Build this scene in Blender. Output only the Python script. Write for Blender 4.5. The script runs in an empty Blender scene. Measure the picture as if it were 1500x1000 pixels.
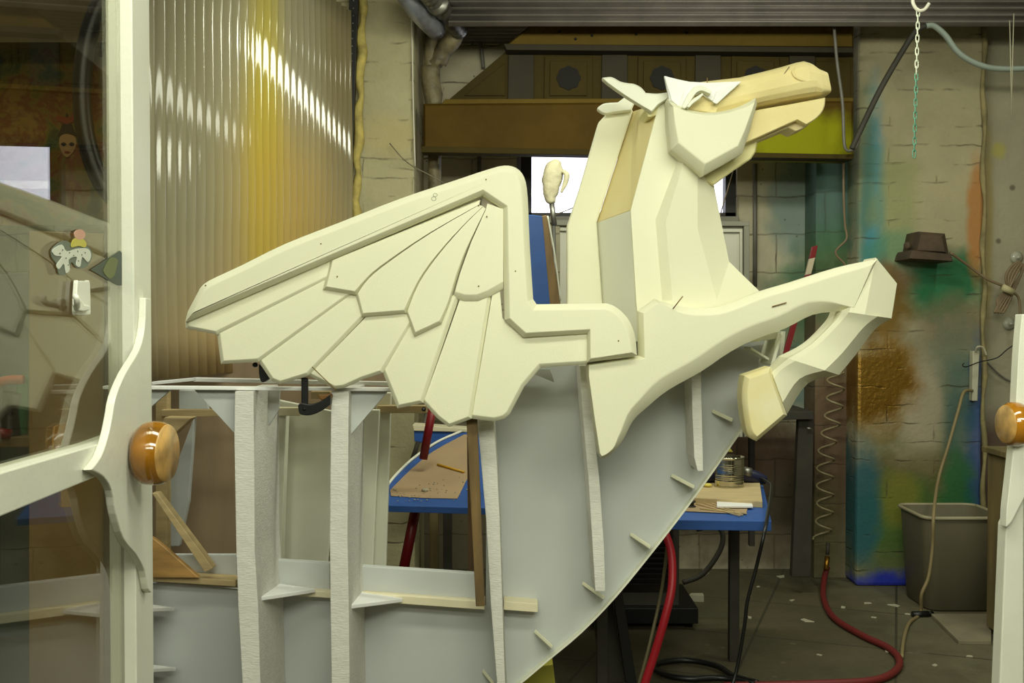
import bpy, bmesh, math, random
from mathutils import Vector, Matrix, noise
random.seed(7)
SC = bpy.context.scene
COL = SC.collection
F = 1550.0; CZ = 1.41; HOR = 470.0
PITCH = math.atan((500-HOR)/F)

# ---------------------------------------------------------------- measuring helpers
def ray(px, py):
    u = (px-750)/F; v = (500-py)/F
    c, s = math.cos(PITCH), math.sin(PITCH)
    return Vector((u, c+v*s, -s+v*c))
def P(px, py, Y):
    d = ray(px, py); return Vector((0, 0, CZ)) + d*(Y/d.y)
def PX(px, py, X):
    d = ray(px, py); return Vector((0, 0, CZ)) + d*(X/d.x)
def PZ(px, py, z):
    d = ray(px, py); return Vector((0, 0, CZ)) + d*((z-CZ)/d.z)

# ---------------------------------------------------------------- materials
def lin(c):
    return tuple((v/255/12.92 if v/255 <= .04045 else ((v/255+.055)/1.055)**2.4) for v in c)
def rgba(c): return (*lin(c), 1)
MATS = {}
def mat(name, col, rough=.6, metal=0., var=.0, vscale=6., bump=0., bscale=60., stretch=(1,1,1), spec=.5, col2=None, coat=0., sss=0., detail=4., emit=None, estr=0):
    m = bpy.data.materials.new(name); m.use_nodes = True
    nt = m.node_tree; b = nt.nodes['Principled BSDF']
    b.inputs['Base Color'].default_value = rgba(col)
    b.inputs['Roughness'].default_value = rough
    b.inputs['Metallic'].default_value = metal
    b.inputs['Specular IOR Level'].default_value = spec
    b.inputs['Coat Weight'].default_value = coat
    if sss: b.inputs['Subsurface Weight'].default_value = sss; b.inputs['Subsurface Radius'].default_value=(.02,.02,.012)
    if emit: b.inputs['Emission Color'].default_value = rgba(emit); b.inputs['Emission Strength'].default_value = estr
    tc = nt.nodes.new('ShaderNodeTexCoord'); mp = nt.nodes.new('ShaderNodeMapping')
    mp.inputs['Scale'].default_value = stretch
    nt.links.new(tc.outputs['Object'], mp.inputs[0])
    if var > 0:
        n = nt.nodes.new('ShaderNodeTexNoise'); n.inputs['Scale'].default_value = vscale; n.inputs['Detail'].default_value = detail
        nt.links.new(mp.outputs[0], n.inputs['Vector'])
        mr = nt.nodes.new('ShaderNodeMapRange'); mr.inputs[1].default_value = .3; mr.inputs[2].default_value = .7
        nt.links.new(n.outputs['Fac'], mr.inputs[0])
        mx = nt.nodes.new('ShaderNodeMix'); mx.data_type = 'RGBA'
        nt.links.new(mr.outputs[0], mx.inputs[0])
        c2 = col2 if col2 else tuple(max(0, v*(1-var)) for v in col)
        mx.inputs[6].default_value = rgba(col); mx.inputs[7].default_value = rgba(c2)
        nt.links.new(mx.outputs[2], b.inputs['Base Color'])
    if bump > 0:
        n2 = nt.nodes.new('ShaderNodeTexNoise'); n2.inputs['Scale'].default_value = bscale; n2.inputs['Detail'].default_value = 3
        nt.links.new(mp.outputs[0], n2.inputs['Vector'])
        bp = nt.nodes.new('ShaderNodeBump'); bp.inputs['Strength'].default_value = bump; bp.inputs['Distance'].default_value = .01
        nt.links.new(n2.outputs['Fac'], bp.inputs['Height']); nt.links.new(bp.outputs[0], b.inputs['Normal'])
    MATS[name] = m; return m

def wallmat(name, base, base2, Y, blobs, brick=(.2, .4), mortar=.25, rough=.85, bump=.5, axis='x', dirt=(70,62,45), plank=False, spots=0):
    """painted masonry: noise-varied paint, courses, sprayed colour stains of their own shape"""
    m = bpy.data.materials.new(name); m.use_nodes = True
    nt = m.node_tree; N = nt.nodes; L = nt.links; b = N['Principled BSDF']
    b.inputs['Roughness'].default_value = rough
    g = N.new('ShaderNodeNewGeometry')
    def mixc(fac, a, bb):
        x = N.new('ShaderNodeMix'); x.data_type = 'RGBA'
        L.new(fac, x.inputs[0])
        if isinstance(a, tuple): x.inputs[6].default_value = a
        else: L.new(a, x.inputs[6])
        if isinstance(bb, tuple): x.inputs[7].default_value = bb
        else: L.new(bb, x.inputs[7])
        return x.outputs[2]
    def mth(op, a, bb=None, clamp=False):
        x = N.new('ShaderNodeMath'); x.operation = op; x.use_clamp = clamp
        for i, v in enumerate((a, bb)):
            if v is None: continue
            if isinstance(v, (int, float)): x.inputs[i].default_value = v
            else: L.new(v, x.inputs[i])
        return x.outputs[0]
    n = N.new('ShaderNodeTexNoise'); n.inputs['Scale'].default_value = 2.2; n.inputs['Detail'].default_value = 7; n.inputs['Roughness'].default_value = .65
    L.new(g.outputs['Position'], n.inputs['Vector'])
    mr = N.new('ShaderNodeMapRange'); mr.inputs[1].default_value = .35; mr.inputs[2].default_value = .65; L.new(n.outputs['Fac'], mr.inputs[0])
    col = mixc(mr.outputs[0], rgba(base), rgba(base2))
    nb = N.new('ShaderNodeTexNoise'); nb.inputs['Scale'].default_value = 7; nb.inputs['Detail'].default_value = 5
    L.new(g.outputs['Position'], nb.inputs['Vector'])
    met = None
    for (px, py, rx, ry, c, st, *mm) in blobs:
        ce = P(px, py, Y)
        s = N.new('ShaderNodeVectorMath'); s.operation = 'SUBTRACT'; L.new(g.outputs['Position'], s.inputs[0]); s.inputs[1].default_value = ce
        d = N.new('ShaderNodeVectorMath'); d.operation = 'MULTIPLY'; L.new(s.outputs[0], d.inputs[0])
        d.inputs[1].default_value = (F/(rx*Y), 0.2, F/(ry*Y))
        ln = N.new('ShaderNodeVectorMath'); ln.operation = 'LENGTH'; L.new(d.outputs[0], ln.inputs[0])
        v = mth('ADD', ln.outputs['Value'], mth('MULTIPLY', mth('SUBTRACT', nb.outputs['Fac'], .5), .9))
        k = N.new('ShaderNodeMapRange'); k.interpolation_type = 'SMOOTHSTEP'
        k.inputs[1].default_value = .45; k.inputs[2].default_value = 1.1; k.inputs[3].default_value = st; k.inputs[4].default_value = 0
        L.new(v, k.inputs[0]); col = mixc(k.outputs[0], col, rgba(c))
        if mm: met = k.outputs[0]
    # courses
    sx = N.new('ShaderNodeSeparateXYZ'); L.new(g.outputs['Position'], sx.inputs[0])
    cb = N.new('ShaderNodeCombineXYZ'); L.new(sx.outputs['X' if axis == 'x' else 'Y'], cb.inputs[0]); L.new(sx.outputs['Z'], cb.inputs[1])
    height = None
    if brick:
        br = N.new('ShaderNodeTexBrick'); br.inputs['Scale'].default_value = 1
        br.inputs['Row Height'].default_value = brick[0]; br.inputs['Brick Width'].default_value = brick[1]
        br.inputs['Mortar Size'].default_value = .006; br.inputs['Mortar Smooth'].default_value = .6
        wn = N.new('ShaderNodeTexNoise'); wn.inputs['Scale'].default_value = 9; L.new(g.outputs['Position'], wn.inputs['Vector'])
        wv = N.new('ShaderNodeVectorMath'); wv.operation = 'MULTIPLY_ADD'; L.new(wn.outputs['Color'], wv.inputs[0]); wv.inputs[1].default_value = (.02, .035, 0); L.new(cb.outputs[0], wv.inputs[2])
        L.new(wv.outputs[0], br.inputs['Vector'])
        gate = N.new('ShaderNodeMapRange'); gate.inputs[1].default_value = .5; gate.inputs[2].default_value = .66; L.new(nb.outputs['Fac'], gate.inputs[0])
        gt = gate.outputs[0] if brick[0] < .15 else mth('ADD', mth('MULTIPLY', gate.outputs[0], .5), .5)
        fac = mth('MULTIPLY', mth('MULTIPLY', br.outputs['Fac'], gt), mortar)
        col = mixc(fac, col, rgba(dirt))
        height = mth('MULTIPLY', br.outputs['Fac'], gt)
    if spots:
        vo = N.new('ShaderNodeTexVoronoi'); vo.inputs['Scale'].default_value = spots; L.new(g.outputs['Position'], vo.inputs['Vector'])
        sp = N.new('ShaderNodeMapRange'); sp.inputs[1].default_value = .05; sp.inputs[2].default_value = .1; sp.inputs[3].default_value = .7; sp.inputs[4].default_value = 0
        L.new(vo.outputs['Distance'], sp.inputs[0]); col = mixc(sp.outputs[0], col, rgba(dirt))
    if met is not None:
        L.new(mth('MULTIPLY', met, .85), b.inputs['Metallic'])
        L.new(mth('SUBTRACT', rough, mth('MULTIPLY', met, .5)), b.inputs['Roughness'])
    L.new(col, b.inputs['Base Color'])
    fn = N.new('ShaderNodeTexNoise'); fn.inputs['Scale'].default_value = 45; fn.inputs['Detail'].default_value = 5
    L.new(g.outputs['Position'], fn.inputs['Vector'])
    h = fn.outputs['Fac']
    if height is not None: h = mth('SUBTRACT', mth('MULTIPLY', h, .5), mth('MULTIPLY', height, .8))
    bp = N.new('ShaderNodeBump'); bp.inputs['Strength'].default_value = bump; bp.inputs['Distance'].default_value = .012
    L.new(h, bp.inputs['Height']); L.new(bp.outputs[0], b.inputs['Normal'])
    return m

foam = mat('pale_urethane_foam', (236,234,206), .62, var=.02, vscale=3, bump=.08, bscale=300, spec=.3)
foamw = mat('foam_white', (238,238,220), .6, var=.02, bump=.05, bscale=200, spec=.3)
foamt = mat('foam_tan', (236,221,166), .65, var=.1, vscale=5, bump=.1, bscale=200, spec=.3, col2=(230,213,152))
foamy = mat('foam_cream_yellow', (236,228,170), .65, var=.08, vscale=6, bump=.08, bscale=200, spec=.3)
hooff = mat('foam_hoof', (236,231,196), .65, var=.15, vscale=7, bump=.08, bscale=200, spec=.3, col2=(230,215,156))
eps = mat('expanded_bead_foam', (226,224,216), .8, var=.05, vscale=40, bump=.25, bscale=100, stretch=(.6,1,2.0), spec=.2)
card = mat('white_card', (240,240,238), .6, spec=.3)
panelw = mat('hull_board_white', (196,199,197), .55, var=.03, vscale=2, spec=.3)
cream = mat('cream_painted_wood', (232,222,190), .6, var=.04, vscale=8)
pine = mat('pine_wood', (200,176,128), .6, var=.15, vscale=5, stretch=(1,1,9), bump=.1, bscale=30)
ply = mat('plywood', (164,141,112), .7, var=.12, vscale=4, stretch=(3,1,.6), bump=.05, bscale=40, detail=8)
brownw = mat('stained_lath', (128,102,60), .65, var=.3, vscale=6, stretch=(6,6,.8), bump=.2)
tanb = mat('tan_board', (132,102,52), .7, var=.12, vscale=3)
amber = mat('varnished_amber_wood', (176,116,26), .13, var=.35, vscale=9, stretch=(1,3,1), coat=.8)
amberf = mat('worn_wood_face', (205,160,90), .4, var=.35, vscale=30, coat=.3)
white = mat('white_gloss_paint', (225,225,210), .35, var=.03, bump=.06, bscale=60)
blue = mat('blue_masking_tape', (44,92,172), .55, var=.12, vscale=8)
kraft = mat('kraft_paper', (178,152,118), .8, var=.08, vscale=5)
black = mat('black_plastic', (14,14,15), .4)
blackm = mat('black_steel', (22,20,20), .5, metal=.3)
red = mat('red_painted_steel', (120,14,22), .4)
redh = mat('red_rubber_hose', (150,14,30), .45)
redd = mat('dull_red_hose', (110,32,30), .55)
steel = mat('galvanised_steel', (150,148,140), .42, metal=.85, var=.15, vscale=12)
deckm = mat('grey_corrugated_deck', (132,124,118), .45, metal=.2, var=.12, vscale=8)
tin = mat('tin_plate', (214,210,190), .12, metal=1., var=.15, vscale=9, bump=.1, bscale=12)
oldpaint = mat('paint_crusted_pipe', (126,114,82), .6, var=.35, vscale=14, bump=.8, bscale=30)
greyp = mat('grey_conduit', (112,108,98), .5, var=.2, vscale=10)
greyf = mat('grey_frame', (132,130,115), .6, var=.1)
greydk = mat('dark_grey_paint', (60,56,46), .7, var=.3, vscale=6)
dirty = mat('dusty_brown_housing', (84,66,48), .75, var=.3, vscale=10, bump=.2)
cordm = mat('brown_cord', (120,102,76), .6)
wirem = mat('dull_wire', (120,112,90), .5)
bin_ = mat('olive_grey_plastic', (104,98,78), .5, var=.1, vscale=3, bump=.1, bscale=20)
rimm = mat('bin_rim', (160,152,124), .5)
stone = mat('stone_tile', (140,132,108), .7, var=.15, vscale=8)
cabm = mat('weathered_cabinet_wood', (124,108,68), .7, var=.3, vscale=5, stretch=(4,4,.5))
scrap = mat('scrap_white', (172,166,144), .8)
clothm = mat('wrapped_cloth', (200,192,160), .85, var=.12, vscale=20, bump=.5, bscale=40)
yfoam = mat('expanding_foam_yellow', (196,176,96), .8, var=.25, vscale=20, bump=.6, bscale=30)
ygreen = mat('yellow_green_board', (166,160,60), .6)
teal = mat('teal_chain', (84,136,112), .4)
paleg = mat('pale_chain', (196,200,180), .4)
pencilm = mat('yellow_pencil', (200,150,30), .5)
gold = mat('gold_beads', (220,180,60), .25, metal=.9)
orangepaint = mat('olive_paint_drips', (120,110,60), .6)
darkhole = mat('dark_recess', (20,18,14), .9)
tooth = mat('toothpick_wood', (130,105,60), .7)
hookm = mat('white_plastic_hook', (222,222,210), .35)
stk = mat('sticker_white', (205,208,195), .5); stkg = mat('sticker_grey_green', (92,104,92), .5); stkp = mat('sticker_pink', (200,150,130), .5); stky = mat('sticker_yellow', (190,180,70), .5)
dgreen = mat('dark_green_decal', (45,62,52), .5); dol = mat('olive_decal', (96,104,52), .5)

def cornicemat(name, c1, c2, green=False):
    m = wallmat(name, c1, c2, 5.3, [(1180,200,110,60,(132,132,10),1.0),(1090,195,40,60,(140,140,20),.8)] if green else [], brick=None, rough=.75, bump=.25)
    m.node_tree.nodes['Principled BSDF'].inputs['Specular IOR Level'].default_value = .15
    return m
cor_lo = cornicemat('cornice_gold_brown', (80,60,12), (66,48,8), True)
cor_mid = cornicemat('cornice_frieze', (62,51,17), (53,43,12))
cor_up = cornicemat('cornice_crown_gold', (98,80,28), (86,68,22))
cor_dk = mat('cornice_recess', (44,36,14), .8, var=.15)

# glass: physical thin pane (fresnel mix)
def glass(name, tint=(1,1,1)):
    m = bpy.data.materials.new(name); m.use_nodes = True
    nt = m.node_tree; nt.nodes.clear(); N = nt.nodes; L = nt.links
    o = N.new('ShaderNodeOutputMaterial'); mx = N.new('ShaderNodeMixShader'); ge = N.new('ShaderNodeNewGeometry')
    dt = N.new('ShaderNodeVectorMath'); dt.operation = 'DOT_PRODUCT'; L.new(ge.outputs['Incoming'], dt.inputs[0]); L.new(ge.outputs['Normal'], dt.inputs[1])
    def mt(op, a, b):
        q = N.new('ShaderNodeMath'); q.operation = op
        for i, v in enumerate((a, b)):
            if isinstance(v, (int, float)): q.inputs[i].default_value = v
            elif v is not None: L.new(v, q.inputs[i])
        return q.outputs[0]
    fres = mt('ADD', mt('MULTIPLY', mt('POWER', mt('SUBTRACT', 1.0, mt('ABSOLUTE', dt.outputs['Value'], None)), 5.0), .62), .03)
    t = N.new('ShaderNodeBsdfTransparent'); t.inputs[0].default_value = (*tint, 1); g = N.new('ShaderNodeBsdfGlossy'); g.inputs['Roughness'].default_value = .0
    g.inputs[0].default_value = (1,1,1,1)
    L.new(fres, mx.inputs[0]); L.new(t.outputs[0], mx.inputs[1]); L.new(g.outputs[0], mx.inputs[2]); L.new(mx.outputs[0], o.inputs[0])
    return m
pane = glass('door_glass', (.8,.8,.74))
wpane = glass('window_glass', (.95,.96,1))

# ---------------------------------------------------------------- object helpers
def tag(o, label=None, cat=None, group=None, kind=None):
    if label: o['label'] = label
    if cat: o['category'] = cat
    if group: o['group'] = group
    if kind: o['kind'] = kind
    return o
def thing(name, label, cat, loc, group=None):
    o = bpy.data.objects.new(name, None); COL.objects.link(o); o.location = loc; o.empty_display_size = .05
    return tag(o, label, cat, group)
def wloc(o):
    v = Vector((0, 0, 0))
    while o: v += Vector(o.location); o = o.parent
    return v
def mk(name, bm, m, parent=None, bevel=0, smooth=False, seg=2, mats=None, label=None, crease=None):
    bmesh.ops.recalc_face_normals(bm, faces=bm.faces)
    if crease:
        smooth = True
        for e in bm.edges:
            if len(e.link_faces) != 2 or e.calc_face_angle(0) > math.radians(crease): e.smooth = False
    if parent is not None: off = wloc(parent)
    else:
        xs = [v.co for v in bm.verts]
        off = Vector(((min(v.x for v in xs)+max(v.x for v in xs))/2, (min(v.y for v in xs)+max(v.y for v in xs))/2, min(v.z for v in xs)))
    for v in bm.verts: v.co -= off
    me = bpy.data.meshes.new(name); bm.to_mesh(me); bm.free()
    for mm in (mats or [m]): me.materials.append(mm)
    o = bpy.data.objects.new(name, me); COL.objects.link(o)
    if parent is not None: o.parent = parent
    else: o.location = off
    if smooth:
        for p in me.polygons: p.use_smooth = True
    if bevel:
        b = o.modifiers.new('edge', 'BEVEL'); b.width = bevel; b.segments = seg; b.limit_method = 'ANGLE'; b.angle_limit = math.radians(22)
        for p in me.polygons: p.use_smooth = False
    if label: o['label'] = label
    return o

def area2(pts): return sum(pts[i][0]*pts[(i+1) % len(pts)][1]-pts[(i+1) % len(pts)][0]*pts[i][1] for i in range(len(pts)))
def inset_poly(pts, d):
    n = len(pts); ds = d if isinstance(d, (list, tuple)) else [d]*n
    s = 1 if area2(pts) > 0 else -1
    lines = []
    for i in range(n):
        a = Vector(pts[i]); b = Vector(pts[(i+1) % n]); e = (b-a).normalized(); nn = Vector((-e.y, e.x))*s
        lines.append((a+nn*ds[i], e))
    out = []
    for i in range(n):
        (p, e), (q, f) = lines[i-1], lines[i]
        cr = e.x*f.y-e.y*f.x
        if abs(cr) < .6 and e.dot(f) > 0:
            n1 = Vector((-e.y, e.x))*s; n2 = Vector((-f.y, f.x))*s; bs = (n1+n2).normalized()
            r = Vector(pts[i])+bs*((ds[i-1]+ds[i])/2/max(.5, bs.dot(n1)))
            out.append(tuple(r)); continue
        t = ((q.x-p.x)*f.y-(q.y-p.y)*f.x)/cr
        r = p+e*t
        o0 = Vector(pts[i]); v = r-o0; mx = 2.2*max(ds[i-1], ds[i], .001)
        if v.length > mx: r = o0+v.normalized()*mx
        out.append(tuple(r))
    return out
def smoothpoly(pts, flags=None, n=3, closed=True):
    """Catmull-Rom densify; points given as (x,y,'c') are sharp corners"""
    out = []; N_ = len(pts)
    rng = N_ if closed else N_-1
    for i in range(rng):
        p0, p1, p2, p3 = pts[(i-1) % N_] if closed or i > 0 else pts[i], pts[i], pts[(i+1) % N_], pts[(i+2) % N_] if closed or i < N_-2 else pts[i+1]
        c1 = len(p1) > 2; c2 = len(p2) > 2
        if c1: p0 = p1
        if c2: p3 = p2
        out.append((p1[0], p1[1]))
        if c1 and c2: continue
        for k in range(1, n):
            t = k/n
            q = [.5*((2*p1[a])+(-p0[a]+p2[a])*t+(2*p0[a]-5*p1[a]+4*p2[a]-p3[a])*t*t+(-p0[a]+3*p1[a]-3*p2[a]+p3[a])*t**3) for a in (0, 1)]
            out.append(tuple(q))
    if not closed: out.append((pts[-1][0], pts[-1][1]))
    return out
def slab(name, outline, Yf, thick, m, parent=None, inset=0, bdepth=None, bevel=.003, fY=None, label=None, bY=None, mat_side=None):
    """board cut to a traced outline, standing at depth Yf with real thickness; inset = width (px) of the cut bevel"""
    bm = bmesh.new()
    fy = fY or (lambda x, y: Yf)
    n = len(outline); out2 = [p[:2] for p in outline]
    bd = bdepth if bdepth is not None else .02
    rings = []
    if inset:
        il = inset if isinstance(inset, (list, tuple)) else [inset]*n
        il = list(il)
        if n > 14:
            for _ in range(2):
                il = [il[k] if abs(il[k]-il[k-1]) > 9 and False else (il[k-1]+2*il[k]+il[(k+1) % n])/4 for k in range(n)]
        prof = [(1.12, 0), (1.0, 0), (.88, .06), (.12, .84), (0, 1.0)]
        for fi, fd in prof:
            rp = inset_poly(out2, [v*fi for v in il]) if fi > 0 else out2
            rings.append([bm.verts.new(P(p[0], p[1], fy(p[0], p[1])+bd*fd)) for p in rp])
    else: rings.append([bm.verts.new(P(x, y, fy(x, y))) for x, y in out2])
    f0 = bm.faces.new(rings[0])
    for a, b_r in zip(rings, rings[1:]):
        for k in range(n):
            try: bm.faces.new((a[k], a[(k+1) % n], b_r[(k+1) % n], b_r[k]))
            except ValueError: pass
    prev = rings[-1]; bk = []
    for v in prev:
        w = v.co.copy(); w.y = (bY if bY else max(w.y+.004, Yf+thick)); bk.append(bm.verts.new(w))
    side = [bm.faces.new((prev[k], prev[(k+1) % n], bk[(k+1) % n], bk[k])) for k in range(n)]
    bm.faces.new(bk[::-1])
    o_m = None
    if mat_side:
        for f in side: f.material_index = 1
        o_m = [m, mat_side]
    if inset:
        for k in range(n):
            for a_ in (prev, bk):
                e = bm.edges.get((a_[k], a_[(k+1) % n]))
                if e: e.smooth = False
        # keep true corners of the outline crisp
        for k in range(n):
            a_, b_, c_ = Vector(out2[k-1]), Vector(out2[k]), Vector(out2[(k+1) % n])
            if (b_-a_).length > 1e-6 and (c_-b_).length > 1e-6 and (b_-a_).angle(c_-b_) > math.radians(28):
                for r1, r2 in zip(rings+[bk][:0], rings[1:]):
                    e = bm.edges.get((r1[k], r2[k]))
                    if e: e.smooth = False
                e = bm.edges.get((prev[k], bk[k]))
                if e: e.smooth = False
        bevel = 0
        front_idx = 0
    o = mk(name, bm, m, parent, bevel=bevel, label=label, mats=o_m, smooth=bool(inset))
    if inset: o.data.polygons[0].use_smooth = False
    return o
def board(name, pts3, thick, m, parent=None, bevel=.002, d=None, label=None):
    """any planar polygon of 3-D points given thickness along d (default: its normal)"""
    bm = bmesh.new()
    a = [bm.verts.new(p) for p in pts3]
    if d is None:
        nrm = Vector((0, 0, 0))
        for i in range(len(pts3)): nrm += Vector(pts3[i]).cross(Vector(pts3[(i+1) % len(pts3)]))
        d = nrm.normalized()
    b = [bm.verts.new(Vector(p)+Vector(d)*thick) for p in pts3]
    bm.faces.new(a); bm.faces.new(b[::-1]); n = len(a)
    for i in range(n): bm.faces.new((a[i], a[(i+1) % n], b[(i+1) % n], b[i]))
    return mk(name, bm, m, parent, bevel=bevel, label=label)
def addbox(bm, x0, x1, y0, y1, z0, z1):
    vs = [bm.verts.new((x, y, z)) for x in (x0, x1) for y in (y0, y1) for z in (z0, z1)]
    for f in ((0,1,3,2),(4,6,7,5),(0,4,5,1),(2,3,7,6),(0,2,6,4),(1,5,7,3)): bm.faces.new([vs[i] for i in f])
def box(name, x0, x1, y0, y1, z0, z1, m, parent=None, bevel=.002, label=None):
    bm = bmesh.new(); addbox(bm, x0, x1, y0, y1, z0, z1); return mk(name, bm, m, parent, bevel=bevel, label=label)
def catmull(pts, n=6):
    pts = [Vector(p) for p in pts]; out = []
    for i in range(len(pts)-1):
        p0 = pts[max(0, i-1)]; p1 = pts[i]; p2 = pts[i+1]; p3 = pts[min(len(pts)-1, i+2)]
        for k in range(n):
            t = k/n
            out.append(.5*((2*p1)+(-p0+p2)*t+(2*p0-5*p1+4*p2-p3)*t*t+(-p0+3*p1-3*p2+p3)*t**3))
    out.append(pts[-1]); return out
def addtube(bm, pts, r, seg=8, flat=1.0):
    pts = [Vector(p) for p in pts]; rings = []
    up = None
    for i, p in enumerate(pts):
        t = (pts[min(i+1, len(pts)-1)]-pts[max(i-1, 0)]).normalized()
        if up is None:
            up = Vector((0, 0, 1)) if abs(t.z) < .9 else Vector((1, 0, 0))
        s = t.cross(up).normalized(); up = s.cross(t).normalized()
        rr = r[i] if isinstance(r, (list, tuple)) else r
        rings.append([bm.verts.new(p+(s*math.cos(2*math.pi*k/seg)*rr+up*math.sin(2*math.pi*k/seg)*rr*flat)) for k in range(seg)])
    for a, b in zip(rings, rings[1:]):
        for k in range(seg): bm.faces.new((a[k], a[(k+1) % seg], b[(k+1) % seg], b[k]))
    bm.faces.new(rings[0][::-1]); bm.faces.new(rings[-1])
def tube(name, pts, r, m, parent=None, seg=10, smooth=True, n=6, label=None, flat=1.0):
    bm = bmesh.new(); q = catmull(pts, n) if n > 1 and len(pts) > 2 else pts
    if isinstance(r, (list, tuple)) and len(r) == len(pts) and len(q) != len(pts):
        rr = []
        for i in range(len(r)-1):
            for k in range(n): rr.append(r[i]+(r[i+1]-r[i])*k/n)
        rr.append(r[-1]); r = rr
    addtube(bm, q, r, seg, flat); return mk(name, bm, m, parent, smooth=smooth, label=label)
def lathe(name, prof, center, axis, m, parent=None, seg=28, mats=None, midx=None, label=None):
    """prof: (radius, distance along axis)"""
    bm = bmesh.new(); ax = Vector(axis).normalized()
    u = ax.orthogonal().normalized(); w = ax.cross(u); rings = []
    for r, h in prof: rings.append([bm.verts.new(Vector(center)+ax*h+(u*math.cos(2*math.pi*k/seg)+w*math.sin(2*math.pi*k/seg))*max(r, .0004)) for k in range(seg)])
    for j, (a, b) in enumerate(zip(rings, rings[1:])):
        for k in range(seg):
            f = bm.faces.new((a[k], a[(k+1) % seg], b[(k+1) % seg], b[k]))
            if midx: f.material_index = midx[j]
    bm.faces.new(rings[0][::-1]); f = bm.faces.new(rings[-1])
    if midx: f.material_index = midx[-1]
    return mk(name, bm, m, parent, smooth=True, mats=mats, label=label)
def relief(name, V, faces, m, back, parent=None, bevel=.004, label=None):
    """carved block: V name->(px,py,Y) front vertices, faces by name, walls pushed straight back to depth back"""
    bm = bmesh.new(); bv = {k: bm.verts.new(P(*v)) for k, v in V.items()}
    for f in faces: bm.faces.new([bv[k] for k in f.split()])
    bmesh.ops.recalc_face_normals(bm, faces=bm.faces)
    be = [e for e in bm.edges if e.is_boundary]
    r = bmesh.ops.extrude_edge_only(bm, edges=be)
    nv = [g for g in r['geom'] if isinstance(g, bmesh.types.BMVert)]
    for v in nv: v.co.y = back
    ne = [g for g in r['geom'] if isinstance(g, bmesh.types.BMEdge) and g.is_boundary]
    bmesh.ops.contextual_create(bm, geom=ne)
    return mk(name, bm, m, parent, label=label, crease=24)
def sphere(bm, c, r, sc=(1,1,1), sub=2):
    q = bmesh.ops.create_icosphere(bm, subdivisions=sub, radius=r)
    for v in q['verts']: v.co = Vector((v.co.x*sc[0], v.co.y*sc[1], v.co.z*sc[2]))+Vector(c)
def struct(o): o['kind'] = 'structure'; return o

# ================================================================ ROOM
BW = 6.0      # block wall depth
RW = 5.6      # right pier depth
wall_b = wallmat('painted_block', (184,176,150), (164,156,130), BW, [
    (1175,300,60,120,(84,122,124),.65), (1200,430,80,90,(60,112,76),.7), (1150,470,60,90,(80,120,84),.5),
    (1240,300,60,80,(30,110,120),.7), (1170,560,60,60,(20,110,120),.6),
    (1120,720,260,140,(78,64,46),.8), (1100,660,90,60,(110,60,44),.35),
    (660,760,160,260,(84,74,52),.8)], mortar=.8, brick=(.213,.43), spots=14)
bm = bmesh.new()
wl, wt, wr, wb = P(757,222,BW), P(757,226,BW), P(1080,222,BW), P(800,318,BW)
X0, X1, ZT = -3.2, 3.4, 3.9
addbox(bm, X0, wl.x, BW, BW+.2, 0, ZT); addbox(bm, wr.x, X1, BW, BW+.2, 0, ZT)
addbox(bm, wl.x, wr.x, BW, BW+.2, 0, wb.z); addbox(bm, wl.x, wr.x, BW, BW+.2, wl.z+.3, ZT)
struct(mk('wall_back', bm, wall_b))
floorm = wallmat('paint_spattered_floor', (92,84,62), (74,70,50), 5, [(1350,880,120,40,(120,114,90),.5)], brick=None, bump=.35, rough=.7, spots=6, dirt=(112,104,80))
# floor grid of old tiles
def floor_tiles(m):
    nt = m.node_tree; N = nt.nodes; L = nt.links; b = N['Principled BSDF']
    src = b.inputs['Base Color'].links[0].from_socket
    g = N.new('ShaderNodeNewGeometry')
    mp = N.new('ShaderNodeMapping'); mp.inputs['Rotation'].default_value = (0, 0, .35); L.new(g.outputs['Position'], mp.inputs[0])
    br = N.new('ShaderNodeTexBrick'); br.offset = 0; br.inputs['Scale'].default_value = 1; br.inputs['Row Height'].default_value = .6; br.inputs['Brick Width'].default_value = .6
    br.inputs['Mortar Size'].default_value = .006; L.new(mp.outputs[0], br.inputs['Vector'])
    x = N.new('ShaderNodeMix'); x.data_type = 'RGBA'; L.new(br.outputs['Fac'], x.inputs[0]); L.new(src, x.inputs[6]); x.inputs[7].default_value = rgba((62,58,42))
    n = N.new('ShaderNodeTexNoise'); n.inputs['Scale'].default_value = 3.2; n.inputs['Detail'].default_value = 9; n.inputs['Roughness'].default_value = .75
    L.new(g.outputs['Position'], n.inputs['Vector'])
    mr = N.new('ShaderNodeMapRange'); mr.inputs[1].default_value = .62; mr.inputs[2].default_value = .68; mr.inputs[4].default_value = .6; L.new(n.outputs['Fac'], mr.inputs[0])
    y = N.new('ShaderNodeMix'); y.data_type = 'RGBA'; L.new(mr.outputs[0], y.inputs[0]); L.new(x.outputs[2], y.inputs[6]); y.inputs[7].default_value = rgba((128,122,98))
    L.new(y.outputs[2], b.inputs['Base Color'])
floor_tiles(floorm)
struct(box('floor', X0, X1, -2.6, BW+.2, -.1, 0, floorm, bevel=0))
ceilm = mat('dull_plaster', (150,146,130), .9, var=.1)
struct(box('ceiling', X0, X1, -2.6, BW+.2, ZT, ZT+.1, ceilm, bevel=0))
struct(box('wall_left', X0-.2, X0, -2.6, BW+.2, 0, ZT, ceilm, bevel=0))
struct(box('wall_right', X1, X1+.2, -2.6, BW+.2, 0, ZT, ceilm, bevel=0))
darkw = mat('workshop_wall_grey', (120,115,98), .9, var=.2, vscale=1.5)
struct(box('wall_front', X0, X1, -2.8, -2.6, 0, ZT, darkw, bevel=0))

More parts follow.
